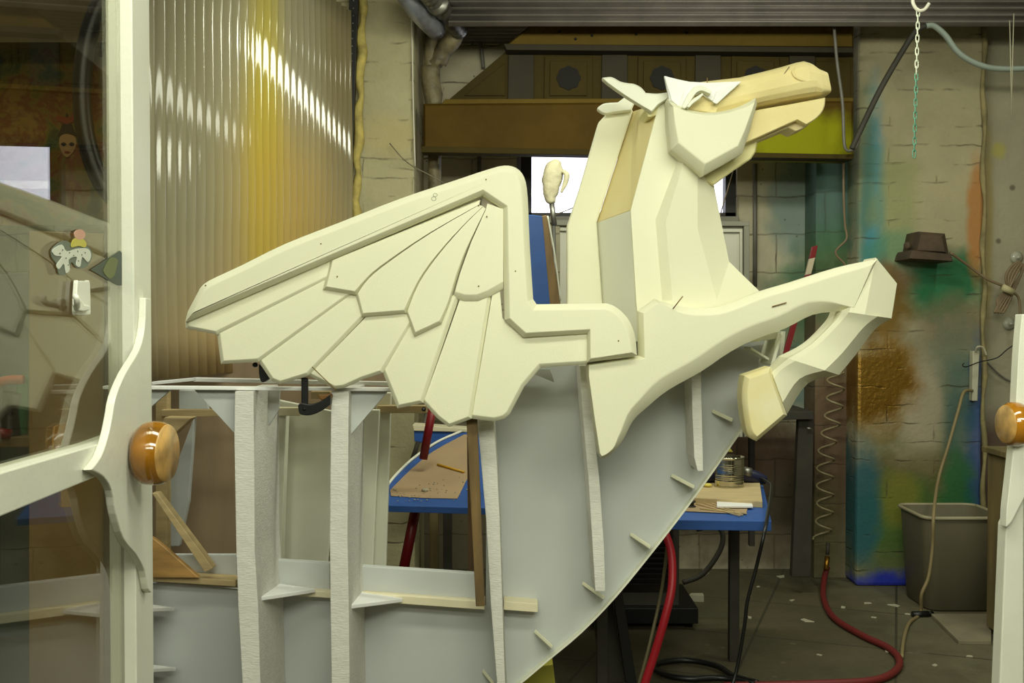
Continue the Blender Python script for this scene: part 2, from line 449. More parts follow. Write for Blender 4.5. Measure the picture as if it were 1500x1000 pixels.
# left brick pier
pierl = wallmat('whitewashed_brick_left', (176,168,132), (158,150,116), 5.4, [(570,200,60,40,(190,170,110),.35)], brick=(.098,.5), mortar=.55, bump=.5)
a = P(520,0,5.4).x; b_ = P(606,0,5.4).x
struct(box('trim_1', a-.35, b_, 5.4, BW, 0, ZT, pierl, bevel=.006))
# right brick pier
pierr = wallmat('sprayed_brick_right', (172,162,128), (154,146,116), RW, [
    (1350,780,220,170,(84,92,48),.85), (1390,520,110,120,(112,106,84),.6),
    (1278,330,24,230,(30,130,150),.85), (1262,250,26,160,(80,100,60),.6), (1310,300,44,110,(130,140,84),.55), (1385,415,90,60,(16,104,64),.95), (1310,370,60,40,(60,130,100),.5),
    (1300,410,50,30,(130,80,64),.6), (1432,320,18,120,(170,112,50),.85), (1400,470,60,50,(120,96,70),.5),
    (1400,570,60,120,(88,108,90),.6), (1432,690,26,190,(30,70,140),.8), (1405,620,30,110,(44,90,90),.6),
    (1350,600,40,90,(170,158,134),.75), (1340,690,90,40,(110,92,56),.5),
    (1320,760,100,80,(64,100,34),.8), (1318,730,36,50,(130,124,34),.6), (1400,750,34,110,(20,100,50),.8),
    (1262,740,34,120,(16,88,104),.8), (1340,864,150,34,(20,40,170),.95),
    (1290,450,56,70,(110,84,22),.95), (1290,560,64,90,(150,112,36),.95,1)],
    brick=(.098,.5), mortar=.55, bump=.6)
rb = pierr.node_tree.nodes['Principled BSDF']
xa = P(1256,500,RW).x; xb = P(1440,500,RW).x
struct(box('trim_2', xa, xb, RW, BW, 0, ZT, pierr, bevel=.02))
wallr = wallmat('smooth_painted_right', (160,154,130), (146,140,118), 5.66, [(1455,690,60,100,(70,44,34),.85), (1445,330,14,200,(150,130,60),.6), (1462,220,14,16,(170,160,70),.7)], brick=None, bump=.3, spots=5)
struct(box('wall_right_recess', xb, X1, 5.66, BW, 0, ZT, wallr, bevel=0))
# narrow pier with coiled wire
pierm = wallmat('sprayed_block_pier', (120,110,84), (98,92,70), 5.75, [(1220,280,60,130,(50,104,104),.65), (1222,400,60,90,(62,104,62),.7), (1222,650,50,160,(96,66,48),.7), (1205,780,40,110,(84,80,44),.7)], brick=(.213,.43), mortar=.5, bump=.5)
struct(box('trim_3', P(1197,0,5.78).x, P(1252,0,5.78).x, 5.78, BW, 0, ZT, pierm, bevel=.004))
# yellow crusty seam between pier and smooth wall
q = [P(1441+2*math.sin(i*1.7), 38+i*32, 5.59) for i in range(28)]
seam = tube('trim_4', q, [.012+.004*math.sin(i*2.1) for i in range(28)], mat('seam_caulk', (160,146,100), .8, var=.3, vscale=9, bump=.8, bscale=30), n=3)
struct(seam)

# corrugated metal deck over the back bay
bm = bmesh.new(); zc = P(1000, 37, 5.6).z; xl = P(655,0,5.5).x
rows = []
ny = 150; y0, y1 = 5.24, 5.99
for i in range(ny+1):
    y = y0+(y1-y0)*i/ny; z = zc+.022+.018*math.cos((y-y0)/.072*2*math.pi)
    rows.append((bm.verts.new((xl, y, z)), bm.verts.new((X1, y, z)), bm.verts.new((xl, y, z+.006)), bm.verts.new((X1, y, z+.006))))
for a, b2 in zip(rows, rows[1:]):
    bm.faces.new((a[0], a[1], b2[1], b2[0])); bm.faces.new((a[2], b2[2], b2[3], a[3])); bm.faces.new((a[0], b2[0], b2[2], a[2])); bm.faces.new((a[1], a[3], b2[3], b2[1]))
bm.faces.new((rows[0][0], rows[0][2], rows[0][3], rows[0][1])); bm.faces.new((rows[-1][0], rows[-1][1], rows[-1][3], rows[-1][2]))
struct(mk('ceiling_deck', bm, deckm, smooth=True))

bm = bmesh.new(); zb = P(1000,37,5.2).z; rows = []
for i in range(121):
    z = zb+.62*i/120; y = 5.2+.016*math.cos((z-zb)/.026*2*math.pi*.8)
    rows.append((bm.verts.new((P(657,0,5.2).x, y, z)), bm.verts.new((X1, y, z)), bm.verts.new((P(657,0,5.2).x, y+.006, z)), bm.verts.new((X1, y+.006, z))))
for a, b2 in zip(rows, rows[1:]):
    for q_ in ((0,1,1,0),(2,3,3,2),(0,2,2,0),(1,3,3,1)): bm.faces.new((a[q_[0]], a[q_[1]], b2[q_[2]], b2[q_[3]]))
bm.faces.new((rows[0][0], rows[0][1], rows[0][3], rows[0][2])); bm.faces.new((rows[-1][0], rows[-1][1], rows[-1][3], rows[-1][2]))
struct(mk('trim_6', bm, deckm, smooth=True))

# window
wn = bpy.data.objects.new('window_1', None); COL.objects.link(wn); wn.location = ((wl.x+wr.x)/2, BW+.05, wb.z); wn['kind'] = 'structure'
wf = mat('window_frame_dark', (40,38,36), .6)
zt = wl.z+.3
bm = bmesh.new()
addbox(bm, P(757,0,BW).x, P(779,0,BW).x, BW+.04, BW+.12, wb.z, zt); addbox(bm, P(1066,0,BW).x, wr.x, BW+.04, BW+.12, wb.z, zt)
addbox(bm, wl.x, wr.x, BW+.04, BW+.12, wb.z, wb.z+.03)
mk('window_frame', bm, wf, wn)
box('window_sill', wl.x, wr.x, BW-.05, BW+.16, wb.z-.035, wb.z, greyf, wn)
box('pane', wl.x+.02, wr.x-.02, BW+.07, BW+.076, wb.z+.03, zt, wpane, wn, bevel=0)
sv = mat('window_reveal', (120,120,128), .6)
box('frame_strip', P(757,0,BW).x, P(763,0,BW).x, BW+.01, BW+.05, wb.z, zt, sv, wn)

# painted conduits on the block wall
def cyl(name, a, b, r, m, parent=None, label=None): return tube(name, [a, b], r, m, parent, n=1, label=label)
o = cyl('conduit', P(1106,240,5.97), P(1106,420,5.97), .012, greyp); tag(o, 'thin grey vertical conduit on block wall right of the window', 'pipe')
o = tube('conduit', [P(700,38,5.96), P(705,70,5.96), P(708,100,5.96)], .011, greyp); tag(o, 'short grey conduit dropping from metal deck at upper left of back wall', 'pipe')
o = cyl('conduit', P(702,228,5.97), P(702,300,5.97), .012, greyp); tag(o, 'grey conduit on block wall just left of the window behind wing', 'pipe')

# ================================================================ CORRUGATED SHEET (left booth wall)
def sheetmat():
    m = bpy.data.materials.new('ribbed_fibreglass'); m.use_nodes = True
    nt = m.node_tree; N = nt.nodes; L = nt.links; b = N['Principled BSDF']
    b.inputs['Roughness'].default_value = .07; b.inputs['Specular IOR Level'].default_value = .4
    at = N.new('ShaderNodeNewGeometry')
    def blob(col, px, py, Y, rx, rz, c, st):
        s = N.new('ShaderNodeVectorMath'); s.operation = 'SUBTRACT'; L.new(at.outputs['Position'], s.inputs[0]); s.inputs[1].default_value = P(px, py, Y)
        d = N.new('ShaderNodeVectorMath'); d.operation = 'MULTIPLY'; L.new(s.outputs[0], d.inputs[0]); d.inputs[1].default_value = (0, 1/rx, 1/rz)
        ln = N.new('ShaderNodeVectorMath'); ln.operation = 'LENGTH'; L.new(d.outputs[0], ln.inputs[0])
        k = N.new('ShaderNodeMapRange'); k.interpolation_type = 'SMOOTHSTEP'; k.inputs[1].default_value = .2; k.inputs[2].default_value = 1.15; k.inputs[3].default_value = st; k.inputs[4].default_value = 0
        L.new(ln.outputs['Value'], k.inputs[0])
        x = N.new('ShaderNodeMix'); x.data_type = 'RGBA'; L.new(k.outputs[0], x.inputs[0]); L.new(col, x.inputs[6]); x.inputs[7].default_value = rgba(c); return x.outputs[2]
    n = N.new('ShaderNodeTexNoise'); n.inputs['Scale'].default_value = 1; n.inputs['Detail'].default_value = 4
    mp = N.new('ShaderNodeMapping'); mp.inputs['Scale'].default_value = (4, 4, .4); L.new(at.outputs['Position'], mp.inputs[0]); L.new(mp.outputs[0], n.inputs['Vector'])
    x = N.new('ShaderNodeMix'); x.data_type = 'RGBA'; L.new(n.outputs['Fac'], x.inputs[0]); x.inputs[6].default_value = rgba((158,152,128)); x.inputs[7].default_value = rgba((138,130,100))
    c = x.outputs[2]
    c = blob(c, 330, 620, 4.2, 1.1, .75, (176,144,92), .85)
    c = blob(c, 372, 200, 4.33, .24, 1.1, (174,158,56), .85)
    c = blob(c, 380, 330, 4.45, .6, .7, (178,150,66), .7)
    c = blob(c, 450, 330, 4.85, .6, .6, (164,138,78), .6)
    c = blob(c, 420, 60, 4.7, .3, .6, (140,132,108), .7)
    c = blob(c, 500, 100, 5.25, .5, .9, (116,102,68), .7)
    L.new(c, b.inputs['Base Color']); return m
bm = bmesh.new()
A = Vector((P(205,0,3.42).x, 3.42, 0)); B = Vector((P(512,0,5.3).x, 5.3, 0))
D = B-A; Ln = D.length; D.normalize(); Nn = Vector((D.y, -D.x, 0))
ns = 420; cols = []
for i in range(ns+1):
    s = Ln*i/ns; amp = .014
    p = A+D*s+Nn*(amp*math.cos(s/.068*2*math.pi))
    # slight sag so the gloss streaks break up
    col_ = []
    for j in range(13):
        z = 1.215+(2.95-1.215)*j/12
        wv = .005*math.sin(z*2.3+s*1.3)+.002*math.sin(z*6+s*4)
        col_.append(bm.verts.new(p+Nn*wv+Vector((0, 0, z))))
    cols.append(col_)
for a, b2 in zip(cols, cols[1:]):
    for j in range(12): bm.faces.new((a[j], a[j+1], b2[j+1], b2[j]))
o = mk('corrugated_sheet', bm, sheetmat(), smooth=True)
sd = o.modifiers.new('t', 'SOLIDIFY'); sd.thickness = .002
tag(o, 'tall ribbed fibreglass wall sheet with yellow and orange overspray at left', 'wall panel')
# perforated black post + bead of yellow foam
t = thing('perforated_post', 'black perforated steel post between ribbed sheet and whitewashed brick pier', 'post', (P(512,0,5.32).x, 5.32, .5))
p0, p1 = P(520,-60,5.3), P(497,600,5.3)
board('post', [p0+Vector((-.022,0,0)), p0+Vector((.022,0,0)), p1+Vector((.022,0,0)), p1+Vector((-.022,0,0))], .04, blackm, t, d=(0,1,0))
h0 = lathe('hole', [(.0045,0),(.0045,.001)], p0.lerp(p1, .5/60)+Vector((0,-.0005,0)), (0,-1,0), steel, t, seg=8)
for i in range(1, 60):
    h = h0.copy(); COL.objects.link(h); h.location = (p1-p0)*(i/60)
q = [p0.lerp(p1, i/30)+Vector((.04+.008*math.sin(i*2.3), .05, 0)) for i in range(31)]
o = tube('foam_bead', q, [.022+.009*math.sin(i*1.9+.5)*math.cos(i*.7) for i in range(31)], yfoam, n=4)
tag(o, 'lumpy yellow expanding foam bead along the black perforated post', 'foam sealant')

# ================================================================ CORNICE BOARD above window
ct = thing('cornice_prop', 'large brown gold theatrical cornice with medallions hung above the window', 'cornice', (P(930,222,5.55).x, 5.55, P(930,222,5.55).z))
slab('cove_board', [(620,152),(1250,148),(1250,232),(1100,228),(620,218)], 5.42, .2, cor_lo, ct, inset=3, bdepth=.02)
slab('lower_lip', [(617,214),(1251,226),(1251,233),(617,223)], 5.36, .1, cor_mid, ct)
slab('frieze_board', [(650,152),(745,72),(1250,76),(1250,152)], 5.5, .1, cor_mid, ct)
slab('fascia_strip', [(652,145),(1250,143),(1250,152),(645,154)], 5.44, .1, cor_up, ct)
slab('crown_board', [(742,66),(778,36),(1250,38),(1250,70)], 5.44, .14, cor_up, ct, inset=2)
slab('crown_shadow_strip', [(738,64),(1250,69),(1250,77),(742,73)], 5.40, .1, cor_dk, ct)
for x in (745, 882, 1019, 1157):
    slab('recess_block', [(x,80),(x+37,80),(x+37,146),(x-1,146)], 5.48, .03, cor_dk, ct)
for k, x in enumerate((798, 935, 1072)):
    s = slab('medallion_panel', [(x,82),(x+70,83),(x+70,146),(x-1,146)], 5.485, .03, cor_mid, ct)
    slab('medallion_frame', [(x+8,89),(x+62,90),(x+62,140),(x+7,140)], 5.475, .02, cor_up if 0 else cor_mid, s)
    pts = []
    for i in range(64):
        a = 2*math.pi*i/64; r = 17*(1+.05*math.cos(8*a)); pts.append((x+35+r*math.cos(a), 114+r*math.sin(a)))
    slab('medallion', pts, 5.468, .01, darkhole, s, bevel=0)
slab('end_panel', [(680,140),(740,92),(740,140)], 5.49, .02, cor_mid, ct)
slab('end_panel', [(1195,90),(1246,90),(1246,146),(1195,146)], 5.49, .02, cor_mid, ct)
for x, y in ((820,46),(843,57),(867,52),(932,50),(1006,48)):
    bm = bmesh.new(); sphere(bm, P(x, y, 5.435), .007); mk('screw', bm, darkhole, ct)

# ================================================================ PIPES upper left
t = thing('drain_pipe', 'old paint-crusted vertical pipe stack left of the gold cornice', 'pipe', (P(632,300,5.6).x, 5.6, 1.0))
tube('pipe', [P(632,48,5.6), P(631,90,5.6), P(630,100,5.6)], .035, oldpaint, t, n=2)
tube('pipe', [P(636,150,5.6), P(637,300,5.6), P(638,600,5.6)], .036, oldpaint, t, n=2)
tube('coupling', [P(631,98,5.6), P(631,120,5.6), P(635,140,5.6), P(637,155,5.6)], .052, oldpaint, t, n=3)
tube('elbow', [P(669,40,5.55), P(664,58,5.55), P(650,74,5.58), P(642,92,5.6)], .046, oldpaint, t, n=4)
tube('collar', [P(637,86,5.6), P(645,96,5.6)], .05, oldpaint, t, n=1)
o = tube('duct', [P(585,-20,5.0), P(612,18,5.1), P(640,46,5.3)], .047, mat('bluish_steel', (170,172,182), .35, metal=.6, var=.2, vscale=20, bump=.4, bscale=25), n=4)
tag(o, 'bluish silver pipe slanting across the top edge at upper left', 'pipe')
t = thing('spiral_duct', 'silver jointed flexible duct slanting beside the bluish pipe', 'duct', P(645,20,5.3))
q = catmull([P(618,-20,4.9), P(640,6,5.1), P(672,44,5.5)], 20)
bm = bmesh.new(); addtube(bm, q, [.042+.006*math.sin(i*1.6) for i in range(len(q))], 14); mk('duct_body', bm, steel, t, smooth=True)
tube('clamp_ring', [P(640,4,5.05), P(643,8,5.08)], .056, steel, t, n=1)
o = tube('hanging_wire', [P(603,20,5.38), P(605,140,5.38), P(608,243,5.38)], .0035, mat('pale_wire', (205,200,185), .5)); tag(o, 'pale straight wire hanging down the corner of the brick pier', 'wire')
o = tube('hanging_wire', [P(571,210,5.35), P(588,230,5.3), P(604,243,5.36), P(625,254,5.4), P(650,268,5.45)], .003, wirem); tag(o, 'thin slack wire sagging sideways from the pier corner knot', 'wire')
o = tube('hanging_wire', [P(650,128,5.5), P(646,180,5.5), P(642,240,5.5)], .003, wirem); tag(o, 'thin wire slanting in front of the crusted pipe', 'wire')

# ================================================================ WINGED HORSE
H = thing('winged_horse_sculpture', 'large pale foam winged horse sculpture rearing over the white ribbed frame', 'sculpture', P(900,560,3.1))
YW = 2.90
outer = smoothpoly([(271,472,'c'),(275,456,'c'),(293,422,'c'),(306,411),(355,388),(418,357),(502,324),(586,291),(670,263),(712,249),(738,242.5),(756,246),(768,260),(773,289),(776,358),(781,438,'c'),(786,445.5,'c'),(888,444,'c'),(903,450),(920,467),(930,491),(933,520,'c')], n=3, closed=False)
# thin board that carries all feathers, with the raised leading edge
lead = outer+[(860,531),(860,488.5),(767,494),(739,468.5),(736,306),(706,286)]
lo = len(outer)
ins = [9]*len(lead); ins[lo-1] = 1; ins[-1] = 10; ins[-2] = 8; ins[lo+1] = 7; ins[lo+2] = 7; ins[lo] = 6; ins[0]=3
wing = slab('wing', lead, YW, .085, foam, H, inset=ins, bdepth=.024, bevel=.004)
# flight feathers
YF = YW+.030
root = (706,292)
def feather(name, poly, ins, Y, thick, lineA, lineB, k=.016):
    """front rises from line A (tucked under) to line B (raised edge)"""
    (ax, ay), (bx, by) = lineA; (cx, cy), (dx, dy) = lineB
    def dist(x, y, l):
        (x1, y1), (x2, y2) = l; L_ = math.hypot(x2-x1, y2-y1); return abs((x-x1)*(y2-y1)-(y-y1)*(x2-x1))/L_
    def fy0(x, y):
        da = dist(x, y, lineA); db = dist(x, y, lineB); return k*(db/(da+db+1e-6))
    # flatten to the best plane
    A_ = Matrix(((0,0,0),(0,0,0),(0,0,0))); b_ = Vector((0,0,0)); x0 = sum(p[0] for p in poly)/len(poly); y0 = sum(p[1] for p in poly)/len(poly)
    for p in poly:
        v = Vector(((p[0]-x0)/100, (p[1]-y0)/100, 1)); w = fy0(p[0], p[1])
        for i in range(3):
            for j in range(3): A_[i][j] += v[i]*v[j]
            b_[i] += v[i]*w
    c_ = A_.inverted() @ b_
    def fy(x, y): return Y+c_[0]*(x-x0)/100+c_[1]*(y-y0)/100+c_[2]
    return slab(name, poly, Y, thick, foam, wing, inset=ins, bdepth=(.012 if k != .008 else .018), bevel=.0025, fY=fy, bY=Y+thick+.02)
fl = [
 # bottom contour pts (from upper-left boundary to lower-right), inner pts
 ([(271,473),(272,481),(318,490)], [(500,400),(500,360)], ((271,462),(500,357)), ((318,490),(485,406))),
 ([(318,490),(323.5,533),(379,530)], [(540,415),(500,398)], ((318,490),(473,411)), ((379,530),(510,434))),
 ([(379,530),(397,557),(410,562.5),(452,550)], [(548,450),(535,416)], ((379,530),(510,434)), ((452,550),(527,472))),
 ([(452,550),(489,569.5),(504,568),(530,556),(561,546)], [(612,462),(545,455)], ((452,550),(527,472)), ((561,546),(599,480))),
 ([(561,546),(582,598),(620,590)], [(676,425),(607,467)], ((561,546),(599,480)), ((620,590),(672,445))),
 ([(620,590),(640,612),(657.6,625.5),(691,613)], [(722,420),(674,438)], ((620,590),(672,445)), ((691,613),(725,434))),
 ([(691,613),(724,617),(739,613),(747,606),(768,566),(792,538),(860,534)], [(862,486),(764,492),(736,466),(731,412),(722,425)], ((691,613),(725,434)), ((880,560),(880,480))),
]
for i, (bot, inn, la, lb) in enumerate(fl):
    poly = bot+inn; n = len(poly); ii = [5]*n
    for q_ in range(len(bot)-1, n): ii[q_] = 0
    ii[len(bot)-1] = 6 if i < 6 else 4
    ii[-1] = 0
    if i == 6: ii = [6,6,6,6,6,6,0,0,0,0,0,0]
    feather('flight_feather', poly, ii, YF, .05, la, lb, k=(.010 if i < 6 else .004))
# covert feathers: upper layer
YC = YW+.012
cv = [
 ([(484,381),(473,424),(521,432)], smoothpoly([(521,432),(541,407),(569,384),(630,342),(702,300)], n=3, closed=False)[1:]+[(704,292)], ((484,381),(704,292)), ((521,432),(702,300))),
 ([(521,432),(529.4,464),(594.5,459)], smoothpoly([(594.5,459),(614,414),(641,375),(676,334),(708,302)], n=3, closed=False)[1:]+smoothpoly([(702,300),(630,342),(569,384),(541,407),(521,432)], n=3, closed=False)[:-1], ((521,432),(702,300)), ((594,459),(708,302))),
 ([(594.5,459),(607,493),(647,474)], smoothpoly([(647,474),(660,440),(672,400),(687,360),(712,306)], n=3, closed=False)[1:]+smoothpoly([(708,302),(676,334),(641,375),(614,414),(594.5,459)], n=3, closed=False)[:-1], ((594,459),(708,302)), ((647,474),(712,306))),
 ([(664,436),(680,441),(700,441),(718,434),(737,423)], [(737,306),(714,298),(712,306),(690,355),(674,400)], ((664,436),(712,306)), ((737,423),(737,306))),
]
for i, (bot, inn, la, lb) in enumerate(cv):
    poly = bot+inn; n = len(poly); nb = len(bot)
    ii = [10]*(nb-1)+[3.5]*(n-nb+1)
    ii[0] = 3 if i < 3 else 6
    if i == 3: ii = [6]*(nb-1)+[0]+[0]*(n-nb)
    for q_ in range(n):
        if q_ >= nb-1:
            y_ = poly[q_][1]
            # taper bevel toward the root; no bevel on the tucked side
            m_ = nb-1+(n-nb)//2 if i in (1, 2) else n-2
            ii[q_] = 0 if q_ > m_ else max(.3, 3.2*min(1, (y_-296)/110))
    if i == 3: ii = [10,10,10,10]+[0]*(n-4)
    feather('covert_feather', poly, ii, YC, .035, la, lb, k=.008)
# toothpick pins
tube('toothpick', [P(457,537,YF-.006), P(492,571,YF-.004)], .0014, tooth, wing, n=1)
for x, y in ((712,263),(301,418),(470,357),(494,405),(713,317),(701,419),(701,301),(755,397),(906,499)):
    bm = bmesh.new(); sphere(bm, P(x, y, YW-.0005 if (y<264 or x in (470,301,755,906)) else YC+.002), .0024, sub=1); mk('pin', bm, tooth, wing)

bm = bmesh.new()
for cx_, cy_, rr_ in ((637.5,285.5,2.9),(635.5,291,3.4)):
    addtube(bm, [P(cx_+rr_*math.cos(a), cy_+rr_*.85*math.sin(a), YW-.0004) for a in [2*math.pi*i/16 for i in range(17)]], .0007, 5)
mk('pencilled_mark', bm, mat('pencil_grey', (150,150,128), .8), wing, label='faint pencilled figure 8')
# shoulder and foreleg
YL = 2.935
shoulder = smoothpoly([(860,531,'c'),(937,521,'c'),(935,456,'c'),(960,438,'c'),(978,444),(1003,449),(1030,451),(1062,447),(1113,427),(1160,413),(1230,391),(1286,379,'c'),(1254,452,'c'),(1227,456),(1190,461),(1150,481),(1108,496),(1070,515),(1027,544),(979,571),(948,596),(928,615),(915,640),(904,656),(892,667),(881,671),(876,664,'c'),(868,610,'c'),(860,551,'c')], n=3)
ns_ = len(shoulder); ins = [0]*ns_
for i in range(ns_):
    x, y = shoulder[i]; x2, y2 = shoulder[(i+1) % ns_]
    mx_, my_ = (x+x2)/2, (y+y2)/2
    if x2 < x and my_ > 455 and mx_ > 885: ins[i] = 21 if 955 < mx_ < 1200 else (15 if mx_ >= 1200 or mx_ > 930 else (9 if my_ < 652 else 4))
    elif x2 > x and mx_ > 975 and my_ < 455: ins[i] = 11 if mx_ > 990 else 7
    elif 935 <= mx_ <= 962 and my_ < 458: ins[i] = 8
    elif mx_ <= 885 and my_ > 530: ins[i] = 3
    if mx_ > 1246: ins[i] = min(ins[i], 9) if y2 < y else 1
sh = slab('shoulder_and_foreleg', shoulder, YL, .075, foam, H, inset=ins, bdepth=.034, bevel=.005)
tube('toothpick', [P(1131,449,YL-.004), P(1152,443,YL-.004)], .0016, tooth, sh, n=1)
tube('toothpick', [P(986,452,YL-.004), P(1000,434,YL-.02)], .0016, tooth, sh, n=1)
# lower foreleg: dished shin between raised knee and fetlock ridges
lf = [(1228,455),(1217,471),(1183,503),(1149,523),(1135,536),(1129,541)]
rg = [(1306,466),(1282,482),(1253,520),(1229,549),(1184,561),(1153,606)]
dm = [2.930,2.948,2.958,2.936,2.955,2.962]
def sp(l, n=4): return smoothpoly(l, n=n, closed=False)
Lc = sp([(a[0],a[1]) if k not in (3,) else (a[0],a[1],'c') for k, a in enumerate(lf)]); Rc = sp([(a[0],a[1]) if k not in (3,) else (a[0],a[1],'c') for k, a in enumerate(rg)])
Dc = [p[0] for p in sp([(d,0) if k != 3 else (d,0,'c') for k, d in enumerate(dm)])]
bm = bmesh.new(); rows = []
for (lx, ly), (rx_, ry_), d in zip(Lc, Rc, Dc):
    row = []
    for t_, o_ in ((0,.055),(.07,.012),(.2,.001),(.5,0),(.74,.004),(.88,.03),(1,.06)):
        row.append(bm.verts.new(P(lx+(rx_-lx)*t_, ly+(ry_-ly)*t_, d+o_)))
    rows.append(row)
for a, b2 in zip(rows, rows[1:]):
    for k in range(6): bm.faces.new((a[k], a[k+1], b2[k+1], b2[k]))
r0_ = rows[0]; vA = bm.verts.new(P(1283,377,2.962)); vB = bm.verts.new(P(1314,415,2.985)); vQ = bm.verts.new(P(1247,448,2.938))
for f in ((vA, vB, r0_[6], r0_[5], r0_[4], r0_[3]), (vQ, vA, r0_[3], r0_[2]), (vQ, r0_[2], r0_[1], r0_[0])): bm.faces.new(f)
be = [e for e in bm.edges if e.is_boundary]; r_ = bmesh.ops.extrude_edge_only(bm, edges=be)
for g_ in r_['geom']:
    if isinstance(g_, bmesh.types.BMVert): g_.co.y = 3.06
bmesh.ops.contextual_create(bm, geom=[g_ for g_ in r_['geom'] if isinstance(g_, bmesh.types.BMEdge) and g_.is_boundary])
mk('lower_foreleg', bm, foam, H, crease=19)
hoof = smoothpoly([(1128,537,'c'),(1153,608,'c'),(1108,646,'c'),(1098,640),(1092,625),(1087,590),(1087,570),(1090,550,'c')], n=3)
ii = [2]*len(hoof)
for i in range(len(hoof)):
    if hoof[i][0] < 1109: ii[i] = 9
slab('hoof', hoof, 2.955, .085, hooff, H, inset=ii, bdepth=.022, bevel=.004)

# neck: near side board with carved facets
YN = 3.03
V = dict(a=(966,150,YN), a2=(924,308,YN), a3=(932,440,YN), a4=(937,500,YN),
         b=(988,150,YN-.004), b1=(994,232,YN-.01), b2=(960,322,YN-.008), b3=(970,440,YN-.006), b4=(972,500,YN),
         c=(1005,225,YN-.042), c2=(975,325,YN-.04), c3=(985,440,YN-.03), c4=(990,500,YN),
         d=(1022,250,YN-.026), d2=(1022,335,YN-.02), d3=(1050,440,YN-.012), d4=(1060,500,YN),
         e=(1046,272,YN+.04), e1=(1059,338,YN+.04), e2=(1068,383,YN+.035), e3=(1113,427,YN+.02), e4=(1113,500,YN+.02))
Fc = ['a b b1 b2 a2','a2 b2 b3 a3','a3 b3 b4 a4','b c b1','b1 c c2 b2','b2 c2 c3 b3','b3 c3 c4 b4','c d d2 c2','c2 d2 d3 c3','c3 d3 d4 c4','d e e1 d2','d2 e1 e2 d3','d3 e2 e3','d3 e3 e4 d4']
neck = relief('neck', V, Fc, foam, YN+.30, H, bevel=.006)
# back of the neck: tan insert above, white below
def quad(name, pts, m, th=.03, label=None): return board(name, [P(*p) for p in pts], th, m, H, d=Vector((.55,.83,0)), label=label)
quad('nape_panel', [(927,163,3.27),(965,151,YN+.012),(923.5,308,YN+.012),(874,326,3.27)], foamt, label='tan foam nape panel')
quad('nape_panel', [(874,326,3.27),(923.5,308,YN+.012),(936,500,YN+.012),(885,500,3.27)], foamw, label='off white lower nape panel')
slab('mane_board', [(877,179),(890,165),(917,141),(927,163),(874,326),(886,500),(831,500),(831,330),(850,272)], 3.25, .06, foam, H, inset=2, bdepth=.004)
# head
slab('jaw_block', [(1046,271),(1020,262),(1000,225),(1080,180),(1110,205),(1107,222),(1100,233),(1080,246)], 3.035, .15, foamy, H, inset=2, bdepth=.006)
ck = smoothpoly([(978,144,'c'),(992,153),(1007,160),(1031,164.5),(1058,163),(1085,155),(1107,143,'c'),(1109,152,'c'),(1098,192,'c'),(1087,225,'c'),(1030,257,'c'),(983,219,'c'),(979,180,'c')], n=3)
ii = [8 if (p[1] > 200) else 4 for p in ck]
for i, p in enumerate(ck):
    if p[1] >= 218 or (abs(p[0]-983) < 1): ii[i] = 17
    if 1086 <= p[0] and p[1] > 145 and p[1] < 200: ii[i] = 11
    if abs(p[0]-1087) < 1 and p[1] > 200: ii[i] = 15
    if p[0] <= 979.5 and p[1] > 170: ii[i] = 3
    if p[1] < 156 and p[0] > 1098: ii[i] = 2
cheek = slab('cheek_plate', ck, 2.925, .09, foam, H, inset=ii, bdepth=.032, bevel=.006)
# muzzle: upper jaw lofted rounded block
def loft(name, secs, m, yc, parent, rnd=2.6, seg=20, label=None):
    bm = bmesh.new(); rings = []
    for (xt, yt, xb, yb, hw) in secs:
        ring = []
        rn = 7 if xt > 1200 else (4 if xt > 1186 else rnd)
        for k in range(seg):
            a = 2*math.pi*k/seg+math.pi/4; c, s = math.cos(a), math.sin(a)
            u = math.copysign(abs(s)**(2/rn), s); w = math.copysign(abs(c)**(2/rn), c)
            t_ = (u+1)/2; x = xb+(xt-xb)*t_; y = yb+(yt-yb)*t_
            q_ = P(x, y, yc); ring.append(bm.verts.new(q_+Vector((0, w*hw, 0))))
        rings.append(ring)
    for a, b2 in zip(rings, rings[1:]):
        for k in range(seg): bm.faces.new((a[k], a[(k+1) % seg], b2[(k+1) % seg], b2[k]))
    bm.faces.new(rings[0][::-1]); bm.faces.new(rings[-1])
    return mk(name, bm, m, parent, bevel=.003, label=label)
uj = loft('upper_jaw', [(985,128,985,196,.085),(1030,122,1030,184,.088),(1077,117,1082,168,.088),(1110,109,1112,161,.085),(1140,101,1142,155,.08),(1160,95,1164,151,.082),(1171,93,1178,149,.084),(1181,96,1188,147,.082),(1190,106,1196,145,.078),(1203,112,1209,142,.066)], foamt, 3.06, H, label='tan foam upper jaw')
slab('lower_jaw', smoothpoly([(1040,185,'c'),(1109,161,'c'),(1150,154,'c'),(1209,143,'c'),(1208,155),(1203,166),(1194,175),(1181,183,'c'),(1168,176,'c'),(1150,184,'c'),(1094,209,'c'),(1060,215,'c')], n=3), 2.995, .03, foamt, H, inset=1.5, bdepth=.005, label='tan foam lower jaw')
slab('lower_jaw_core', [(1060,186),(1200,150),(1198,168),(1181,186),(1166,192),(1155,187),(1100,210),(1060,222)], 3.025, .1, mat('foam_tan_shade', (214,198,150), .7), H, label='tan foam core under the jaw, coloured darker as shade')  # shade of the jaw's underside put into a darker foam colour
slab('forelock_block', [(1006,160),(1006,130),(1050,128),(1062,140),(1048,166)], 2.975, .05, foamt, H)
tube('nostril', [P(1164,99,2.984), P(1161,105,2.979), P(1165,112,2.977), P(1174,117,2.978), P(1186,120,2.982)], [.001,.004,.0045,.004,.001], foamt, uj)
tube('nostril', [P(1175,98,2.99), P(1184,104,2.984), P(1188,110,2.986)], [.002,.006,.002], foamt, uj)
